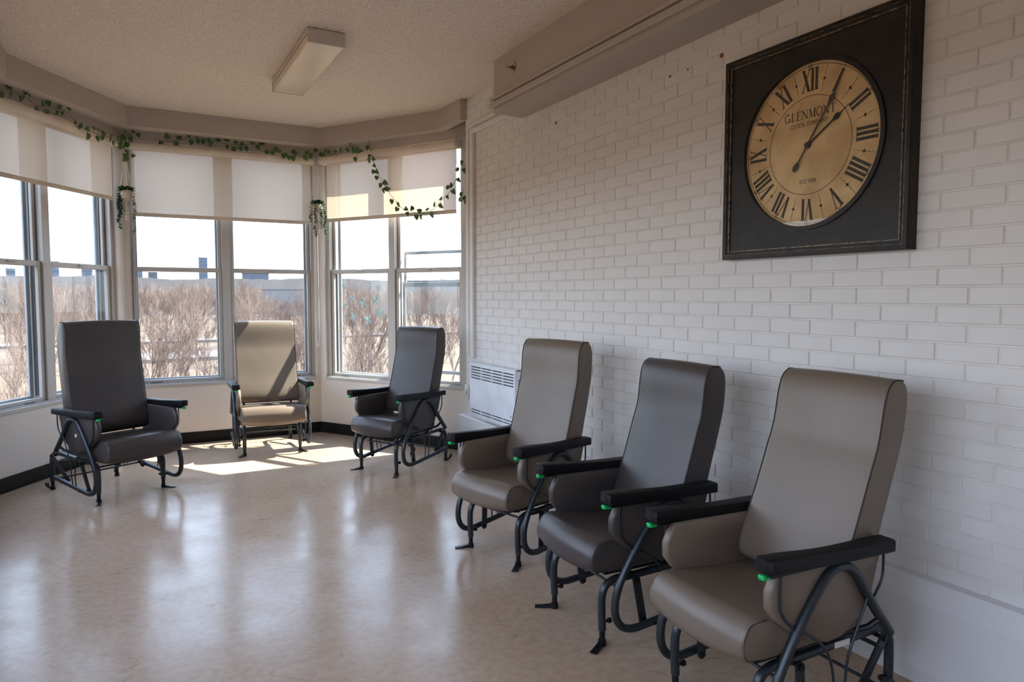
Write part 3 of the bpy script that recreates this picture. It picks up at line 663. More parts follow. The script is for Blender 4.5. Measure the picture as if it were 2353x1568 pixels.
def hand(nm, tip, tail, z):
    L_ = math.hypot(*tip); d = Vector(tip)/L_; nn = Vector((-d.y, d.x)); b = MB()
    def P_(s_, t_): return (d.x*s_+nn.x*t_, d.y*s_+nn.y*t_)
    pr_ = [(0, .004), (L_*.62, .0035), (L_*.66, .008), (L_*.73, .013), (L_*.79, .006), (L_*.82, .0025), (L_, .001)]
    if tail: pr_ = [(-tail-.016, .002), (-tail-.012, .008), (-tail, .0125), (-tail+.014, .010), (-tail+.03, .003)] + pr_
    for (s0, t0), (s1, t1) in zip(pr_, pr_[1:]): quad(b, [P_(s0, t0), P_(s0, -t0), P_(s1, -t1), P_(s1, t1)], z)
    b.cyl((0, 0, z-.002), (0, 0, z+.003), .013, 20)
    b.obj(nm, 'ink', ck, 0)
hand('minute_hand', (.155, .232), .105, .041)
hand('hour_hand', (.186, .125), 0, .0375)
MB().cyl((0, 0, .046), (0, 0, .0475), .335, 72).obj('glass_cover', 'clockglass', ck, 0)

# ------------------------------------------------------------------ chairs
def loft(prof, stations, cen=None):
    """prof: closed list (f,z); stations: list of (s, inset, df(s), dz(s))"""
    cf = sum(p[0] for p in prof)/len(prof); cz = sum(p[1] for p in prof)/len(prof)
    wf = max(p[0] for p in prof)-min(p[0] for p in prof); wz = max(p[1] for p in prof)-min(p[1] for p in prof)
    n = len(prof); v = []; f = []
    # inward normals
    nr = []
    for i in range(n):
        a, c = Vector(prof[i-1]), Vector(prof[(i+1) % n]); t = (c-a).normalized(); q = Vector((-t.y, t.x)); nr.append(q)
    area = sum(prof[i-1][0]*prof[i][1]-prof[i][0]*prof[i-1][1] for i in range(n))
    sg = 1 if area > 0 else -1
    for s_, ins, fn in stations:
        for i, (a, z) in enumerate(prof):
            p = Vector((a, z)) + nr[i]*sg*ins; df, dz = fn(p.x, p.y) if fn else (0, 0); v.append((p.x+df, s_, p.y+dz))
    for j in range(len(stations)-1):
        for i in range(n): f.append((j*n+i, j*n+(i+1) % n, (j+1)*n+(i+1) % n, (j+1)*n+i))
    f.append(tuple(range(n))[::-1]); f.append(tuple((len(stations)-1)*n+i for i in range(n)))
    return v, f
def smooth_closed(P, k=4):
    n = len(P); out = []
    for i in range(n):
        p0, p1, p2, p3 = [Vector(P[(i+j-1) % n]) for j in range(4)]
        for j in range(k):
            t = j/k; q = 0.5*((2*p1)+(p2-p0)*t+(2*p0-5*p1+4*p2-p3)*t*t+(3*p1-p0-3*p2+p3)*t**3); out.append((q.x, q.y))
    return out
BACK = [(-.283,.445),(-.275,.485),(-.288,.545),(-.322,.637),(-.354,.744),(-.386,.857),(-.405,.92),(-.415,.985),(-.421,1.05),(-.432,1.108),(-.450,1.138),(-.478,1.152),(-.508,1.147),(-.531,1.122),(-.540,1.08),(-.538,1.01),(-.528,.93),(-.498,.81),(-.470,.705),(-.445,.61),(-.42,.54),(-.395,.46),(-.37,.432),(-.31,.428)]
SEAT = [(.105, .425), (.122, .405), (.136, .375), (.135, .345), (.120, .322), (.095, .312), (.0, .308), (-.15, .312), (-.30, .318), (-.345, .33), (-.352, .36), (-.340, .395), (-.29, .405), (-.18, .412), (-.06, .424), (.04, .434), (.08, .436)]; SEAT = [(f_-(.03 if f_ < -.28 else 0), z_) for f_, z_ in SEAT]
def make_chair(k, label, pose, dw, sb, bc, bb, vinyl, extra=()):
    x, y, ph = pose; f0 = .72
    r = empty('glider_chair', (x+math.cos(ph)*f0, y+math.sin(ph)*f0, 0), ph+math.pi, label=label, cat='chair', group='glider chairs in the bay lounge' if False else None)
    ws, wb, wa, wl, wj, wp = .222+dw, .222+dw, .262+dw, .190+dw, .262+dw, .236+dw
    # seat
    sp_ = smooth_closed(SEAT, 3)
    def bulge(s_):
        t = 1-(s_/ws)**2
        return lambda f_, z_: ((.022*t if f_ > 0 else .022*t*max(0, 1+f_/.1)) , (.010*t if z_ > .36 else -.014*t*max(0, (f_+.1)/.2)-(.020 if dw else 0)) + (-.008*math.exp(-((s_/.12)**2+((f_+.14)/.14)**2)) if z_ > .39 else 0))
    st = [(-ws, .010, bulge(-ws)), (-ws+.002, .003, bulge(-ws)), (-ws+.008, 0, bulge(-ws+.012))] + [(-ws+.02+(2*ws-.04)*i/12, 0, bulge(-ws+.02+(2*ws-.04)*i/12)) for i in range(13)] + [(ws-.008, 0, bulge(ws-.012)), (ws-.002, .003, bulge(ws)), (ws, .010, bulge(ws))]
    v, f = loft(sp_, st); seat = MB().add(v, f).obj('seat', vinyl, r, 50)
    for s_ in (-1, 1):
        MB().tube([(a, s_*(ws-.003), z) for a, z in [(.04, .431), (.09, .428), (.113, .412), (.129, .375), (.127, .345), (.112, .322), (.06, .313)]], .0026, 6, smooth=3).obj('seam_piping', 'seam', seat)
    # back
    def bk(f_, z_):
        return (bc*(z_-.47)/.68, bb*(z_-.47)/.68)
    def dish(s_):
        t = 1-(s_/wb)**2
        def g(f_, z_):
            a, c = bk(f_, z_); mid = -.325-.30*(z_-.45)+.04*max(0, z_-.95); k_ = min(1, max(0, (f_-mid)/.05+.5))
            return (a+.012*t*k_-.003*t*(1-k_), c+.006*t*max(0, min(1, (z_-1.05)/.08)))
        return g
    bp_ = smooth_closed(BACK, 2)
    st = [(-wb, .007, dish(-wb)), (-wb+.002, .002, dish(-wb)), (-wb+.007, 0, dish(-wb+.012))] + [(-wb+.02+(2*wb-.04)*i/10, 0, dish(-wb+.02+(2*wb-.04)*i/10)) for i in range(11)] + [(wb-.007, 0, dish(wb-.012)), (wb-.002, .002, dish(wb)), (wb, .007, dish(wb))]
    v, f = loft(bp_, st); back = MB().add(v, f).obj('backrest', vinyl, r, 50)
    for s_ in (-1, 1):
        pts = []
        for a, z in BACK[1:13]:
            p = (a, z); d_ = bk(*p); pts.append((a+d_[0]-.0005, s_*(wb-.0015), z+d_[1]))
        MB().tube(pts, .0026, 6, smooth=2).obj('seam_piping', 'seam', back)
    # arm panels
    PAN = [(.022, .592), (.046, .565), (.064, .53), (.062, .475), (.03, .435), (-.02, .395), (-.10, .350), (-.19, .322), (-.26, .33), (-.34, .378), (-.39, .44), (-.415, .53), (-.422, .592)]
    for s_ in (-1, 1):
        c_ = s_*wp; n_ = [(c_-.018, .012, None), (c_-.013, .003, None), (c_-.005, 0, None), (c_+.005, 0, None), (c_+.013, .003, None), (c_+.018, .012, None)]
        v, f = loft(PAN, n_); pn = MB().add(v, f).obj('arm_panel', vinyl, r, 50)
        MB().tube([(a*.985-.002, c_, z) for a, z in PAN[:9]], .0022, 6).obj('seam_piping', 'seam', pn)
        if 'button' in extra and s_ < 0:
            MB().cyl((-.20, c_-.0175, .455), (-.20, c_-.021, .455), .013, 16).obj('snap_button', 'sticker', pn)
    # armrests
    for s_ in (-1, 1):
        c_ = s_*(wa); n1 = 15; v = []; f = []; nr_ = 12
        for i in range(n1):
            t = i/(n1-1); ff = .106 + (-.443-.106)*t
            wd = .033 - .005*math.sin(math.pi*min(1, t*1.15))**2; zt = .648-.022*t - .006*math.sin(math.pi*t)**2; zb_ = zt-.046+.004*t
            k_ = 1.0 if 0 < i < n1-1 else .80
            if i in (0, n1-1): ff += (-.0 if i == 0 else 0)
            mz = (zt+zb_)/2
            for j in range(nr_):
                a = 2*math.pi*(j+.5)/nr_; cx, cz = math.cos(a), math.sin(a)
                ex = .32; px_ = math.copysign(abs(cx)**ex, cx); pz_ = math.copysign(abs(cz)**ex, cz)
                v.append((ff + (.006 if (i == 1) else (-.006 if i == n1-2 else 0))*0, c_+px_*wd*k_*1.0, mz+pz_*(zt-zb_)/2*k_))
        # move the second and last-but-one rings close to the ends for rounded tips
        def setf(i, ff):
            for j in range(nr_): q = v[i*nr_+j]; v[i*nr_+j] = (ff, q[1], q[2])
        setf(1, .100); setf(n1-2, -.437)
        for i in range(n1-1):
            for j in range(nr_): f.append((i*nr_+j, i*nr_+(j+1) % nr_, (i+1)*nr_+(j+1) % nr_, (i+1)*nr_+j))
        f.append(tuple(range(nr_))[::-1]); f.append(tuple((n1-1)*nr_+j for j in range(nr_)))
        arm = MB().add(v, f).obj('armrest', 'foam', r, 40)
        MB().rbox((-.33, c_-.016, .585), (.085, c_+.016, .603), .003, 1).obj('support_plate', 'bolt', arm)
        bb_ = MB(); bb_.rbox((.076, c_-.012, .582), (.113, c_+.012, .591), .004, 2); bb_.rbox((.100, c_-.012, .583), (.114, c_+.012, .598), .004, 2)
        bb_.obj('release_lever', 'green', arm)
    for s_ in (-1, 1):
        c_ = s_*wj
        # rocking loop tube
        J = [(-.470, .303), (-.43, .352), (-.372, .424), (-.335, .476), (-.300, .524), (-.262, .556), (-.222, .567), (-.180, .557), (-.140, .524), (-.100, .475), (-.052, .410), (-.004, .336), (.034, .262), (.051, .195), (.044, .135), (.014, .095), (-.035, .079), (-.10, .083), (-.25, .102), (-.40, .120), (-.487, .131)]
        if dw: J = [(-.458, .325), (-.425, .362)] + J[2:]
        jt = MB().tube([(a, c_, z) for a, z in J], .0158, 12, smooth=4).obj('rocker_tube', 'tube', r, 60)
        for a, z in ((-.135, .086), (-.36, .115)): MB().cyl((a, c_-.02, z), (a, c_+.02, z), .0065, 10).obj('tube_bolt', 'bolt', jt)
        def rod(pts, rr=.0044): MB().tube([(a, c_+d_, z) for a, d_, z in pts], rr, 8, smooth=4).obj('support_rod', 'tube', r, 60)
        rod([(.032, 0, .59), (.034, 0, .53), (.030, 0, .475), (.006, 0, .437), (-.03, 0, .405)])
        rod([(-.424, 0, .59), (-.426, 0, .53), (-.418, 0, .485), (-.378, 0, .430)])
        o_ = s_*.006
        rod([(-.056, o_, .39), (-.10, o_, .368), (-.160, o_, .318), (-.192, o_, .25), (-.204, o_, .17), (-.206, 0, .10)], .0042)
        rod([(-.350, o_, .455), (-.325, o_, .40), (-.292, o_, .335), (-.262, o_, .262), (-.252, o_, .18), (-.25, 0, .105)], .0042)
        # base side frame (fixed), shifted by the glide
        g = sb
        B = [(.020, .062), (.024, .14), (.022, .205), (.002, .245), (-.045, .262), (-.12, .262), (-.30, .270), (-.49, .279), (-.548, .272), (-.585, .238), (-.594, .18), (-.594, .06)]
        bf = MB().tube([(a+g, s_*wl, z) for a, z in B], .0158, 12, smooth=4).obj('base_rail', 'tube', r, 60)
        if 'sticker' in extra and s_ > 0: MB().rbox((-.37+g, s_*wl+.0135, .264), (-.30+g, s_*wl+.0175, .284), .001, 1).obj('white_sticker', 'sticker', bf)
        for (fa, dr_, big) in ((.020+g, 1, 1), (-.594+g, -1, 0)):
            ft = MB(); ft.cyl((fa, s_*wl, .008), (fa, s_*wl, .075), .012, 12); ft.cyl((fa, s_*wl, .0), (fa, s_*wl, .022), .0165, 14)
            ang = math.radians(32)*s_; dx, dy = math.cos(ang)*dr_, math.sin(ang)*1.0
            P0 = Vector((fa, s_*wl, .013))
            if big:
                e_ = P0 + Vector((dx*.088, dy*.088, -.004)); dd = Vector((dx, dy, 0)); nn = Vector((-dy, dx, 0)).normalized()
                vs = []
                for t, hw_, hz in ((0, .012, .018), (.3, .011, .012), (.7, .013, .006), (1.0, .014, .004)):
                    q = P0.lerp(e_, t)
                    for sx, sz in ((-1, 0), (1, 0), (1, 1), (-1, 1)): p = q + nn*hw_*sx; vs.append((p.x, p.y, .001+hz*sz+.001))
                fs = []
                for i in range(3):
                    for j in range(4): fs.append((i*4+j, i*4+(j+1) % 4, (i+1)*4+(j+1) % 4, (i+1)*4+j))
                fs += [(3, 2, 1, 0), (12, 13, 14, 15)]; ft.add(vs, fs)
                ft.obj('foot_pedal', 'bolt', r)
            else:
                ft.tube([P0, P0+Vector((dx*.03, dy*.02, 0)), P0+Vector((dx*.055, dy*.03, .012))], .009, 8, smooth=3)
                ft.tube([P0+Vector((dx*.048, dy*.028, .012)), P0+Vector((dx*.058, dy*.032, .024)), P0+Vector((dx*.052, dy*.03, .036))], .0125, 10, smooth=3)
                ft.obj('rear_foot', 'bolt', r)
            kb = MB(); kb.cyl((fa, s_*wl, .095), (fa-.030*dr_, s_*(wl-.0), .095), .005, 8); kb.cyl((fa-.028*dr_, s_*wl, .095), (fa-.040*dr_, s_*wl, .095), .011, 12); kb.obj('adjusting_knob', 'bolt', r)
        # swing links
        for (pt, pb) in (((-.118+g, .258), (-.112, .083)), ((-.512+g, .262), (-.385, .118))):
            a_, b_ = Vector((pt[0], 0, pt[1])), Vector((pb[0], 0, pb[1])); d_ = (b_-a_).normalized(); nn = Vector((-d_.z, 0, d_.x)); c2 = s_*(wl+wj)/2
            ol = []
            for q in range(9): aa = math.pi*q/8; ol.append(a_ - d_*.017*math.sin(aa) + nn*.017*math.cos(aa))
            for q in range(9): aa = math.pi*q/8; ol.append(b_ + d_*.017*math.sin(aa) - nn*.017*math.cos(aa))
            n_ = len(ol); vs = [(p.x, c2-.004, p.z) for p in ol] + [(p.x, c2+.004, p.z) for p in ol]
            fs = [tuple(range(n_)), tuple(range(n_, 2*n_))[::-1]] + [(i, (i+1) % n_, n_+(i+1) % n_, n_+i) for i in range(n_)]
            lk = MB().add(vs, fs).obj('swing_link', 'tube', r, 40)
            m_ = (a_+b_)/2; gq = MB()
            for t0 in (-1, 1): gq.tube([(a_.x+d_.x*.03+nn.x*.009*t0, c2+s_*.0042, a_.z+d_.z*.03+nn.z*.009*t0), (b_.x-d_.x*.03+nn.x*.009*t0, c2+s_*.0042, b_.z-d_.z*.03+nn.z*.009*t0)], .0018, 6)
            gq.obj('pressed_rib', 'tube', lk)
            for p, yy in ((a_, (s_*wl, c2+s_*.012)), (b_, (c2-s_*.012, s_*wj))):
                bq = MB(); bq.cyl((p.x, yy[0], p.z), (p.x, yy[1], p.z), .0075, 12); bq.cyl((p.x, c2+s_*.004, p.z), (p.x, c2+s_*.011, p.z), .012, 12); bq.obj('bolt', 'bolt', lk)
    g = sb
    for nm, a, z, rr in (('cross_bar', -.05+g, .225, .006), ('cross_bar', -.56+g, .20, .008), ('cross_bar', -.42, .135, .006)):
        hw_ = wl if a != -.42 else wj; MB().tube([(a, -hw_, z), (a, hw_, z)], rr, 10).obj(nm, 'tube', r, 60)
    sf = MB(); sf.box((-.34, -ws+.02, .292), (.06, -ws+.045, .310)); sf.box((-.34, ws-.045, .292), (.06, ws-.02, .310)); sf.box((.035, -ws+.045, .292), (.06, ws-.045, .310)); sf.box((-.34, -ws+.045, .292), (-.315, ws-.045, .310)); sf.box((-.30, -.08, .288), (.02, .08, .300))
    for s_ in (-1, 1):
        sf.tube([(-.03, s_*(ws-.03), .30), (-.035, s_*(wj-.01), .30)], .010, 8); sf.tube([(-.30, s_*(ws-.03), .30), (-.39, s_*(wj-.02), .33), (-.415, s_*wj, .36)], .010, 8)
        sf.tube([(-.33, s_*(ws-.06), .31), (-.385+bc*.0, s_*(ws-.06), .42), (-.41, s_*(ws-.06), .52)], .009, 8)
    sf.obj('seat_frame', 'bolt', r, 40)
    gs = MB(); gs.cyl((-.30, .03, .27), (-.12, .03, .275), .011, 12); gs.cyl((-.12, .03, .275), (-.02, .03, .28), .005, 8); gs.obj('gas_strut', 'bolt', r)
    MB().tube([(-.02, -.10, .29), (-.06, -.06, .235), (-.12, .0, .215), (-.2, .07, .235), (-.26, .12, .29)], .0028, 6, smooth=4).obj('control_cable', 'bolt', r)
    return r
make_chair('A', 'taupe glider chair farthest along the brick wall, beside the white wall heater', (-1.522, 3.142, .268), 0, 0, .012, -.004, 'taupe')
make_chair('B', 'charcoal glider chair between two taupe ones along the brick wall', (-1.556, 2.462, -.028), 0, .041, 0, -.045, 'char')
make_chair('K', 'taupe glider chair nearest the camera, in the right foreground under the clock', (-1.555, 1.690, -.032), 0, .02, -.045, -.025, 'taupe', ('sticker',))
make_chair('R', 'charcoal glider chair facing left before the window with butterfly decals', (-1.418, 5.067, .496), 0, .031, .01, -.012, 'char')
make_chair('L', 'extra wide charcoal glider chair by the left bay window', (-2.169, 4.904, 2.090), .041, -.084, .075, .066, 'char', ('button', 'sticker'))
make_chair('C', 'sunlit wide taupe glider chair standing in the middle of the bay', (-1.488, 5.720, 1.522), .046, -.072, -.078, .010, 'taupe')
# ------------------------------------------------------------------ ivy garlands
def unproj(px, py, T, off):
    o = Vector(T(0, -off, 0)); n = (Vector(T(0, 1, 0))-Vector(T(0, 0, 0)))
    d = fw + rt*((px-1176.5)/FPX) - up*((py-784)/FPX); t = (o-CAMP).dot(n)/d.dot(n); return CAMP + d*t
def leaf_mesh(sc_=1.0, fold=.25, seed=0):
    P = [(0, 0), (.012, -.006), (.022, .002), (.025, .014), (.019, .030), (.008, .043), (0, .052)]
    rnd = random.Random(seed); v = []; f = []
    spine = [(0, y, 0) for y in (0, .008, .016, .026, .036, .045, .052)]
    for side in (1, -1):
        base = len(v)
        for i, (x, y) in enumerate(P):
            zz = abs(x)*fold*1.6 - .010*(y/.052)**2; v.append((side*x*sc_, y*sc_, zz*sc_))
        for i, s_ in enumerate(spine): v.append((0, s_[1]*sc_, -.010*(s_[1]/.052)**2*sc_))
        for i in range(6): f.append((base+i, base+i+1, base+7+i+1, base+7+i) if side > 0 else (base+i, base+7+i, base+7+i+1, base+i+1))
    n = len(v); v2 = [(x, y, z-.0008) for x, y, z in v]; f2 = [tuple(n+i for i in q)[::-1] for q in f]
    mb = MB(); mb.add(v+v2, f+f2)
    me = bpy.data.meshes.new('leaf'); me.from_pydata(mb.v, [], mb.f); me.validate(); me.materials.append(M['leaf'])
    me.polygons.foreach_set('use_smooth', [True]*len(me.polygons)); return me
LEAVES = [leaf_mesh(s_, fo, i) for i, (s_, fo) in enumerate([(1.0, .2), (.85, .35), (1.1, .1), (.72, .3), (.95, -.15)])]
def garland(label, pts, seed=1, every=.052, hang=1.0, width=.028):
    """pts: list of (world point, inward normal)"""
    rnd = random.Random(seed); P = [p for p, n in pts]; N = [n for p, n in pts]
    o = P[0].copy(); r = empty('ivy_garland', o, label=label, cat='garland', group=None)
    S = crom([p-o for p in P], 6); Ns = [N[min(len(N)-1, i//6)] for i in range(len(S))]
    MB().tube(S, .0019, 5).obj('vine_stem', 'stem', r, 0)
    acc = 0; side = 1; tw = MB(); nl_ = 0
    for i in range(1, len(S)):
        acc += (S[i]-S[i-1]).length
        if acc >= every:
            acc = 0; n_in = Ns[i]; tan = (S[i]-S[i-1]).normalized()
            for rep in range(rnd.choice((1, 1, 2))):
                side = -side; perp = n_in.cross(tan).normalized()*side
                dr_ = (perp*rnd.uniform(.5, 1.0) + tan*rnd.uniform(-.4, .7) + Vector((0, 0, -1))*rnd.uniform(.1, .7)*hang).normalized()
                st = S[i] + dr_*rnd.uniform(.008, width) + n_in*rnd.uniform(.004, .014)
                tw.tube([S[i], S[i]*.5+st*.5+n_in*.003, st], .0010, 3)
                ydir = (dr_ + Vector((0, 0, -.5))*hang + Vector([rnd.uniform(-.3, .3) for _ in range(3)])).normalized()
                zdir = (n_in + Vector([rnd.uniform(-.45, .45) for _ in range(3)])).normalized(); xdir = ydir.cross(zdir).normalized(); zdir = xdir.cross(ydir)
                lf = link('leaf', rnd.choice(LEAVES), r); mm = Matrix((xdir, ydir, zdir)).transposed().to_4x4(); mm.translation = st; lf.matrix_local = mm; nl_ += 1
    if tw.v: tw.obj('leaf_stalks', 'stem', r, 0, kind='stuff')
    return r
nC = Vector((0, -1, 0)); nR = Vector((-math.cos(be), -math.sin(be), 0)); nL = Vector((math.cos(al), -math.sin(al), 0))
def gp(T, n, lst): return [(unproj(x, y, T, off), n) for x, y, off in lst]
garland('ivy garland crossing the head of the left bay window', gp(TL, nL, [(-12, 204, .03), (20, 208, .03), (55, 220, .035), (85, 243, .04), (115, 246, .04), (150, 256, .05), (172, 276, .10), (195, 296, .15), (222, 308, .16), (250, 315, .16), (272, 324, .14)]) + gp(TL, nL, [(283, 318, .10)]) + gp(TC, nC, [(300, 306, .05), (316, 305, .05)]), 3, .044)
garland('short ivy sprig hanging above the left macrame planter', gp(TC, nC, [(302, 304, .10), (290, 318, .12), (287, 338, .14), (292, 352, .15), (299, 366, .15)]), 5, .035)
garland('long ivy garland over the centre bay blind reaching the right bay corner', gp(TC, nC, [(354, 318, .04), (380, 325, .05), (415, 321, .05), (450, 317, .05), (480, 320, .05), (515, 330, .05), (550, 333, .05), (590, 332, .05), (625, 345, .10), (660, 355, .14), (695, 357, .15), (718, 350, .10)]) + gp(TR, nR, [(738, 347, .05), (760, 354, .08), (783, 350, .10), (800, 336, .06), (815, 336, .06), (820, 358, .14)]), 8, .047)
garland('ivy strand looping down across the right bay blind', gp(TR, nR, [(848, 322, .05), (852, 345, .08), (855, 362, .14), (865, 390, .14), (876, 413, .12), (884, 428, .10), (897, 447, .09), (910, 463, .085), (924, 479, .085), (944, 487, .085), (960, 489, .085), (977, 491, .085), (992, 483, .085), (1006, 471, .085), (1020, 455, .085), (1031, 444, .085), (1040, 427, .085), (1051, 406, .09), (1060, 389, .10), (1069, 376, .10)]), 11, .050)
garland('small ivy tail hanging at the edge of the brick wall', gp(TR, nR, [(1064, 432, .06), (1066, 445, .06), (1067, 458, .06)]), 14, .03)

# ------------------------------------------------------------------ hanging planters
def planter(label, c, n_in, ztop, zpot, strands, seed, ztas, pr_=.046):
    rnd = random.Random(seed); r = empty('hanging_planter', (c.x, c.y, ztop), label=label, cat='hanging planter')
    dz = zpot-ztop
    b = MB(); b.tube([(0, 0, .0), (0, 0, .03), (-n_in.x*.05, -n_in.y*.05, .035), (-n_in.x*.115, -n_in.y*.115, .03)], .0025, 6); b.obj('hook', 'chrome', r)
    for k in range(4):
        a = math.pi/4+k*math.pi/2+seed; px_, py_ = math.cos(a)*pr_, math.sin(a)*pr_
        MB().tube([(0, 0, 0), (px_*.12, py_*.12, dz*.12), (px_, py_, dz+.045), (px_*1.02, py_*1.02, dz), (px_*.5, py_*.5, dz-.040), (0, 0, dz-.055)], .0032, 6).obj('macrame_cord', 'macrame', r)
    MB().lathe([(.004, -.05), (.022, -.048), (.038, -.032), (.046, -.005), (.044, .022), (.038, .038), (.030, .038), (.026, .03)], (0, 0, dz), 20).obj('pot', 'macrame', r)
    b = MB(); b.lathe([(.006, -.05), (.009, -.062), (.006, -.07), (.008, -.1), (.013, ztas-zpot+.005), (.014, ztas-zpot)], (0, 0, dz), 10); b.obj('tassel', 'macrame', r)
    fol = MB()
    for sx, sy, ln, dn in strands:
        p = Vector((sx*.35, sy*.35, dz+.05)); q = Vector((sx, sy, dz+.055)); pts = [p, q, Vector((sx*1.25, sy*1.25, dz+.01))]
        n = int(ln/.02)
        for i in range(n): pts.append(Vector((sx*1.3+.006*math.sin(i*.9+sx*90), sy*1.3+.006*math.cos(i*.7), dz-.01-ln*(i+1)/n)))
        st = MB(); st.tube(pts, .0012, 4)
        S = crom(pts, 2)
        lv = MB()
        for i, p in enumerate(S):
            for rep in range(dn+1):
                a = rnd.uniform(0, 6.28); d_ = Vector((math.cos(a), math.sin(a), rnd.uniform(-.7, .1))).normalized(); u_ = d_.cross(Vector((0, 0, 1))).normalized(); L_ = rnd.uniform(.020, .031); W_ = L_*.40
                lv.add([p, p+d_*L_*.5+u_*W_, p+d_*L_, p+d_*L_*.5-u_*W_, p+d_*L_*.5+Vector((0, 0, .002))], [(0, 1, 4), (1, 2, 4), (2, 3, 4), (3, 0, 4)])
        so2 = st.obj('trailing_strand', 'stem', r, 0)
        lv.obj('strand_leaves', 'pearl', so2, 0, kind='stuff')
    cr_ = MB()
    for i in range(260):
        a = rnd.uniform(0, 6.28); rr = rnd.uniform(0, .055); p = Vector((math.cos(a)*rr, math.sin(a)*rr, dz+.035+rnd.uniform(0, .03))); d_ = Vector((math.cos(a), math.sin(a), rnd.uniform(-.3, .8))).normalized(); u_ = d_.cross(Vector((0, 0, 1))).normalized(); L_ = .026
        cr_.add([p, p+d_*L_*.5+u_*.009, p+d_*L_, p+d_*L_*.5-u_*.009, p+d_*L_*.5+Vector((0, 0, .002))], [(0, 1, 4), (1, 2, 4), (2, 3, 4), (3, 0, 4)])
    cr_.obj('crown_leaves', 'pearl', r, 0, kind='stuff')
    return r
vx = rt0
def off2(a, b_=0): q = vx*a + Vector((-vx.y, vx.x, 0))*b_; return (q.x, q.y)
pl = unproj(290, 448, TC, .13)
planter('macrame hanging planter in the left corner of the bay', Vector((pl.x, pl.y, 0)), nC, unproj(281, 350, TC, .13).z, pl.z, [(*off2(-.05, .0), .28, 4), (*off2(-.035, -.03), .22, 4), (*off2(-.055, .02), .17, 3), (*off2(-.02, .04), .15, 2), (*off2(.052, 0), .33, 2), (*off2(-.012, -.045), .12, 3)], 1, unproj(293, 507, TC, .13).z)
pr2 = unproj(730, 478, TC, .13)
planter('macrame hanging planter in the right corner of the bay', Vector((pr2.x, pr2.y, 0)), nC, unproj(731, 385, TC, .13).z, pr2.z, [(*off2(-.052, 0), .13, 3), (*off2(-.006, -.05), .28, 3), (*off2(.035, -.035), .19, 3), (*off2(.055, 0), .24, 3), (*off2(.048, .03), .16, 3)], 2, unproj(732, 536, TC, .13).z)

# ------------------------------------------------------------------ butterfly decals on the pane
def butterfly(x, y, size, ang, m, label):
    p = unproj(x, y, TR, -.058); n_in = nR; uax = (Vector(TR(1, 0, 0))-Vector(TR(0, 0, 0))); zax = Vector((0, 0, 1))
    a = math.radians(ang); ux = uax*math.cos(a)+zax*math.sin(a); uz = zax*math.cos(a)-uax*math.sin(a)
    s = size; s *= .85; W_ = [(0, 0), (.10, .22), (.32, .50), (.50, .52), (.52, .36), (.40, .10), (.18, .0)]; W2 = [(0, 0), (.2, -.03), (.36, -.10), (.38, -.30), (.24, -.46), (.10, -.38), (.02, -.12)]
    b = MB()
    for sg in (1, -1):
        for w_ in (W_, W2):
            vs = [p + ux*(q[0]*s*sg) + uz*(q[1]*s) + n_in*.0015 for q in w_]; n_ = len(vs)
            vs2 = [q - n_in*.001 for q in vs]
            b.add([tuple(q) for q in vs+vs2], [tuple(range(n_)), tuple(range(n_, 2*n_))[::-1]] + [(i, (i+1) % n_, n_+(i+1) % n_, n_+i) for i in range(n_)])
    o_ = b.obj('butterfly_decal', m, smooth=0)
    mid = p.copy(); o_.data.transform(Matrix.Translation(-mid)); o_.location = mid
    bd = MB(); bd.tube([tuple(uz*(-.22*s)+n_in*.002), tuple(uz*(.25*s)+n_in*.002)], .0015, 5); bd.obj('butterfly_body', 'decal', o_)
    return tag(o_, label, 'decal')
for q in ((791, 657, .075, -15, 'decal', 'small blue butterfly decal, topmost at the left of its pane'), (869, 663, .06, 20, 'decal', 'small blue butterfly decal, alone at the top right of its pane'),
          (810, 688, .085, 0, 'decal', 'blue and yellow butterfly decal in the middle row, left of the overlapping pair'), (832, 698, .09, 25, 'decal', 'blue butterfly decal in the centre of the cluster, tilted'),
          (862, 690, .105, 0, 'decal2', 'large cream butterfly decal with blue wing tips at the right'), (793, 702, .085, -25, 'decal2', 'pale cream butterfly decal at the far left of the cluster'),
          (811, 729, .09, -25, 'decal', 'thin winged blue butterfly decal at the lower left of the cluster'), (845, 736, .10, 15, 'decal', 'bright blue butterfly decal, lowest of the cluster'), (872, 720, .095, -20, 'decal', 'white and blue butterfly decal at the lower right of the cluster')):
    butterfly(*q)

# ------------------------------------------------------------------ outdoors
GZ = -11.5
def dirp(px, dist):   # point on the ground plane seen in that pixel column
    d = fw + rt*((px-1176.5)/FPX); d.z = 0; d.normalize(); return Vector((CAMP.x, CAMP.y, 0)) + d*dist
g_ = MB(); NX = 24
vs = []; fs = []
for j in range(NX+1):
    for i in range(NX+1):
        x = -500+1100*i/NX; y = -500+1850*j/NX; vs.append((x, y, GZ + .6*noise.noise(Vector((x*.02, y*.02, 0)))))
for j in range(NX):
    for i in range(NX): a = j*(NX+1)+i; fs.append((a, a+1, a+NX+2, a+NX+1))
g_.add(vs, fs); gr = g_.obj('ground', 'grass', smooth=0); struct(gr, 'dry winter grassland outside the windows')
# path bands
def strip(name, m, px0, d0, px1, d1, wid, lab, z=.75):
    a, c = dirp(px0, d0), dirp(px1, d1); t = (c-a).normalized(); nn = Vector((-t.y, t.x, 0))*wid/2
    return struct(MB().prism([((a-nn).x, (a-nn).y), ((c-nn).x, (c-nn).y), ((c+nn).x, (c+nn).y), ((a+nn).x, (a+nn).y)], GZ, GZ+z).obj(name, m, smooth=0), lab)
strip('path', 'path', -200, 215, 1100, 250, 10, 'gravel path beyond the trees')
strip('path', 'path', 250, 158, 620, 165, 16, 'pale frozen strip of water')
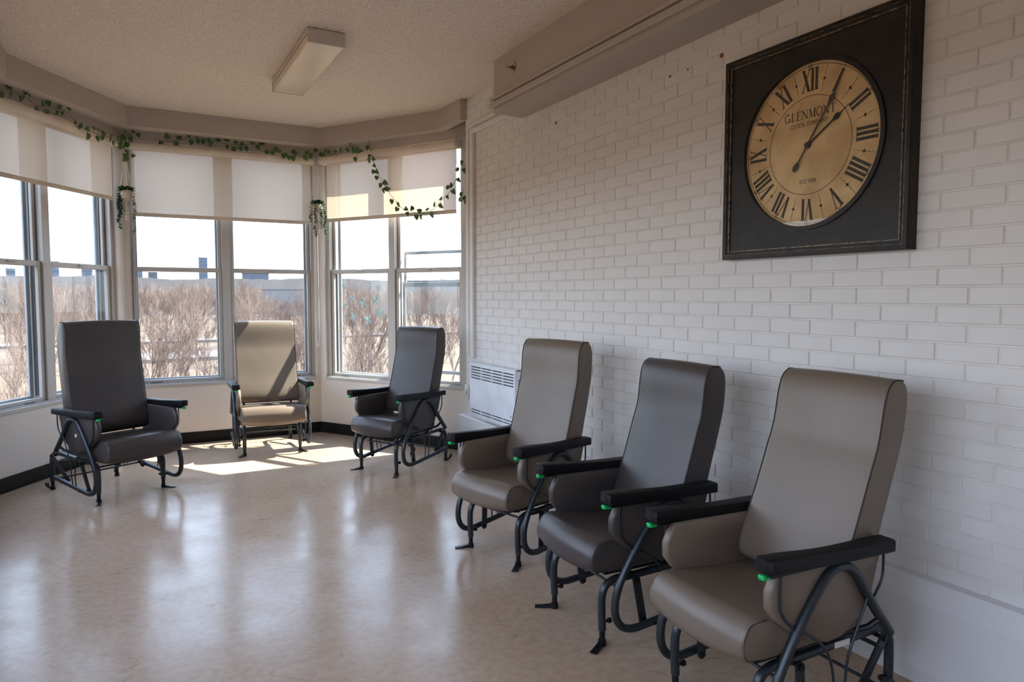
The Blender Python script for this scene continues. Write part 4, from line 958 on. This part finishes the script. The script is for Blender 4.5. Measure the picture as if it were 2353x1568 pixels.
# distant wooded ridges
def ridge(name, d0, hmax, px0, px1, seed, depth, m, lab, base=GZ):
    n = 120; vs = []; fs = []; rnd = random.Random(seed)
    for j in range(3):
        for i in range(n+1):
            px = px0+(px1-px0)*i/n; dd = d0 + depth*j/2; p = dirp(px, dd)
            hh = base + (hmax-base)*(0 if j == 0 else (1 if j == 1 else .9)) * (.86 + .14*noise.noise(Vector((px*.006, seed, 0)))+ (.05*noise.noise(Vector((px*.06, seed, 3))) if j else 0) + (.03*rnd.random() if j else 0))
            if j == 0: hh = base
            vs.append((p.x, p.y, hh))
    for j in range(2):
        for i in range(n): a = j*(n+1)+i; fs.append((a, a+1, a+n+2, a+n+1))
    o = MB().add(vs, fs).obj(name, m, smooth=0); struct(o, lab); return o
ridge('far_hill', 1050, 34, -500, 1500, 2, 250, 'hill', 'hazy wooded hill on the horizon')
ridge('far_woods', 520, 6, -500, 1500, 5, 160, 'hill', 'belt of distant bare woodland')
# buildings
def building(label, px0, px1, ytop, dist, m, floors=6, name='building'):
    a, c = dirp(px0, dist), dirp(px1, dist); wd = (c-a).length; ht_ = 1.4 + (682-ytop)/FPX*dist
    t = (c-a).normalized(); ang = math.atan2(t.y, t.x); o = (a+c)/2; r = empty(name, (o.x, o.y, GZ), ang, label=label, cat='building')
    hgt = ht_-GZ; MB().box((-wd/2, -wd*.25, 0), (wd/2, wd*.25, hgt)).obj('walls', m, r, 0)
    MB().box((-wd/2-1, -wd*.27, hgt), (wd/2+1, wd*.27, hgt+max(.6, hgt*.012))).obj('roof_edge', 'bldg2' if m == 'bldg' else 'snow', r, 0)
    nw = max(3, int(wd/8)); b = MB()
    for fl_ in range(floors):
        z0 = hgt - (fl_+1)*hgt*.075; b.box((-wd*.46, -wd*.25-.3, z0), (wd*.46, -wd*.25, z0+hgt*.03))
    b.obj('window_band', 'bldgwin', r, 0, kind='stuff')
    return r
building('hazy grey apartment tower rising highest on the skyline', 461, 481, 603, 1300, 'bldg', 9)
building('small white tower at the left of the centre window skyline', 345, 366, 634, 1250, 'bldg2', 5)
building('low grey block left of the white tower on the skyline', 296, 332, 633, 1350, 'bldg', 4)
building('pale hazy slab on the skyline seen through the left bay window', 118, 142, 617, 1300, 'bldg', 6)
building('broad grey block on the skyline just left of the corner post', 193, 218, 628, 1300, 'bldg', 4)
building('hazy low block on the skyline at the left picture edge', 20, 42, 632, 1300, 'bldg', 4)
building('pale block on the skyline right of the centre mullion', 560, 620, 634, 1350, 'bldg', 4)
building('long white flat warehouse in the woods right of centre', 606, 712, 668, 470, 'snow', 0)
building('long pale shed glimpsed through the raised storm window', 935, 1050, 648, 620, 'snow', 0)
# fence along the path
fn = empty('fence', dirp(420, 232), label='low dark fence along the gravel path', cat='fence')
a, c = dirp(250, 225)-dirp(420, 232), dirp(760, 242)-dirp(420, 232)
b = MB()
for i in range(60): p = a.lerp(c, i/59); b.box((p.x-.06, p.y-.06, GZ), (p.x+.06, p.y+.06, GZ+2.0))
b.obj('fence_posts', 'bark', fn, 0, kind='stuff'); b = MB(); b.tube([(a.x, a.y, GZ+1.9), (c.x, c.y, GZ+1.9)], .06, 4); b.tube([(a.x, a.y, GZ+1.2), (c.x, c.y, GZ+1.2)], .05, 4); b.obj('fence_rail', 'bark', fn, 0)

# bare trees
def tree_mesh(seed, height, levels, kids, r0, spread=.5, mb=None, origin=Vector((0, 0, 0)), nside=3, minr=.012):
    rnd = random.Random(seed); V = []; Fc = []
    def seg(p, q, ra, rb):
        t = (q-p).normalized(); a = Vector((1, 0, 0)) if abs(t.z) > .8 else Vector((0, 0, 1)); n1 = t.cross(a).normalized(); n2 = t.cross(n1); k0 = len(V)
        for c_, rr in ((p, ra), (q, rb)):
            for k in range(nside): an = 2*math.pi*k/nside; V.append(tuple(c_ + (n1*math.cos(an)+n2*math.sin(an))*rr))
        for k in range(nside): Fc.append((k0+k, k0+(k+1) % nside, k0+nside+(k+1) % nside, k0+nside+k))
    def grow(p, d, ln, r_, lv):
        n = 3 if lv > 1 else 2; pts = [p]
        for i in range(n):
            d = (d + Vector([rnd.uniform(-.16, .16) for _ in range(3)]) + Vector((0, 0, .06))).normalized(); q = p + d*ln/n
            ra = max(minr, r_*(1-.45*i/n)); rb = max(minr, r_*(1-.45*(i+1)/n)); seg(p, q, ra, rb); p = q; pts.append((p.copy(), d.copy(), rb))
        if lv <= 0: return
        for j in range(kids[levels-lv]):
            i = rnd.choice(range(1, len(pts))) if lv < levels else rnd.choice((2, 3, 3)); q, dd, rr = pts[i]; i0 = pts[i-1] if i == 1 else pts[i-1][0]
            st = i0.lerp(q, rnd.uniform(.3, 1)); az = rnd.uniform(0, 6.28); side = Vector((math.cos(az), math.sin(az), 0)); nd = (dd + side*rnd.uniform(.35, 1.0)*spread*1.15 + Vector((0, 0, .18))).normalized()
            grow(st, nd, ln*rnd.uniform(.45, .72), rr*rnd.uniform(.5, .7), lv-1)
        q, dd, rr = pts[-1]; grow(q, (dd+Vector([rnd.uniform(-.2, .2) for _ in range(3)])).normalized(), ln*.62, rr*.8, lv-1)
    ns = rnd.choice((1, 1, 1, 2))
    for i in range(ns): grow(origin + Vector((rnd.uniform(-.4, .4), rnd.uniform(-.4, .4), 0))*(ns > 1), Vector((rnd.uniform(-.2, .2)*ns, rnd.uniform(-.2, .2)*ns, 1)).normalized(), height*.42, r0/math.sqrt(ns), levels)
    return V, Fc
trees = []
for i in range(7):
    V, Fc = tree_mesh(20+i, random.uniform(12.5, 14.5), 4, (4, 4, 4, 4) if i % 2 else (5, 4, 4, 3), .15, .5+.1*(i % 3), minr=.011)
    me = bpy.data.meshes.new('branches'); me.from_pydata(V, [], Fc); me.materials.append(M['bark' if i % 3 else 'bark2'])
    trees.append(me)
rnd = random.Random(99); placed = 0; lastp = []
LABT = 'bare leafless tree standing in the dry grass below the bay windows'
def put_tree(px, dist, s_, lab=None):
    global placed
    p = dirp(px, dist); o = bpy.data.objects.new('bare_tree', rnd.choice(trees)); COL.objects.link(o); o.location = (p.x, p.y, GZ-.2); o.rotation_euler = (0, 0, rnd.uniform(0, 6.28)); s_ = s_*1.2; o.scale = (s_*rnd.uniform(.85, 1.1), s_*rnd.uniform(.85, 1.1), s_)
    win = next((w_ for lim, w_ in ((98, 'the window cut by the left picture edge'), (262, 'the window behind the wide charcoal chair'), (515, 'the left half of the centre bay'), (725, 'the right half of the centre bay'), (905, 'the butterfly window'), (9999, 'the raised storm window')) if px < lim))
    far_ = 'near' if dist < 95 else ('mid distance' if dist < 160 else 'distant')
    lb = ('%s bare leafless tree seen through %s' % (far_, win)); tag(o, lb, 'tree', lb.replace('tree', 'trees')); placed += 1
for px, d, s_ in ((372, 74, .92), (402, 82, .95), (488, 70, .80), (352, 110, 1.0), (450, 120, 1.0), (817, 68, .82), (830, 92, .95), (985, 75, .9), (1030, 84, .95), (20, 60, .72), (60, 78, .85), (690, 72, .85), (660, 90, .95), (775, 60, .62), (905, 62, .66), (330, 88, .7), (620, 66, .72), (210, 100, .95), (150, 110, .98)): put_tree(px, d, s_)
n_t = 0
while n_t < 95:
    px = rnd.uniform(-60, 1110); d = rnd.uniform(88, 255)
    keep = .22 if 320 < px < 515 else (.95 if 535 < px < 720 else (.5 if px < 320 else .55))
    if rnd.random() > keep: continue
    put_tree(px, d, min(rnd.uniform(.62, 1.22), .55+d*.0035) if not 600 < px < 720 else rnd.uniform(.6, .85)); n_t += 1
for i in range(80):
    px = rnd.uniform(-60, 1110); put_tree(px, rnd.uniform(262, 335), rnd.uniform(.85, 1.35) if not 600 < px < 720 else rnd.uniform(.78, .88))
# far woods: beyond counting
sv = []; sf = []
low = [tree_mesh(200+i, 13.5, 3, (4, 4, 3), .16, .6, nside=3, minr=.03) for i in range(4)]
wm = MB()
for i in range(620):
    px = rnd.uniform(-80, 1130); d = rnd.uniform(320, 620)
    if (595 < px < 725 and 450 < d < 510) or (920 < px < 1065 and 590 < d < 680): continue
    low_ = .80 if (595 < px < 725 and d < 460) else 1.0
    p = dirp(px, d); V, Fc = low[i % 4]; a = rnd.uniform(0, 6.28); s_ = rnd.uniform(1.15, 1.65) if low_ == 1.0 else rnd.uniform(.92, 1.04); ca, sa = math.cos(a)*s_, math.sin(a)*s_
    wm.add([(p.x+x*ca-y*sa, p.y+x*sa+y*ca, GZ+z*s_) for x, y, z in V], Fc)
me = bpy.data.meshes.new('distant_woods'); me.from_pydata(wm.v, [], wm.f); me.materials.append(M['bark2'])
tag(link('distant_woods', me), 'distant mass of bare trees too many to count', 'woods', kind='stuff')
# scrub
wm = MB(); bush = [tree_mesh(300+i, 2.6, 2, (6, 5), .03, .9, nside=3, minr=.010) for i in range(4)]
for i in range(110):
    px = rnd.uniform(-60, 1110); d = rnd.uniform(60, 260); p = dirp(px, d); V, Fc = bush[i % 4]; a = rnd.uniform(0, 6.28); s_ = rnd.uniform(.7, 1.8); ca, sa = math.cos(a)*s_, math.sin(a)*s_
    wm.add([(p.x+x*ca-y*sa, p.y+x*sa+y*ca, GZ+z*s_) for x, y, z in V], Fc)
me = bpy.data.meshes.new('scrub'); me.from_pydata(wm.v, [], wm.f); me.materials.append(M['bark'])
tag(link('scrub', me), 'low leafless scrub between the trees', 'scrub', kind='stuff')
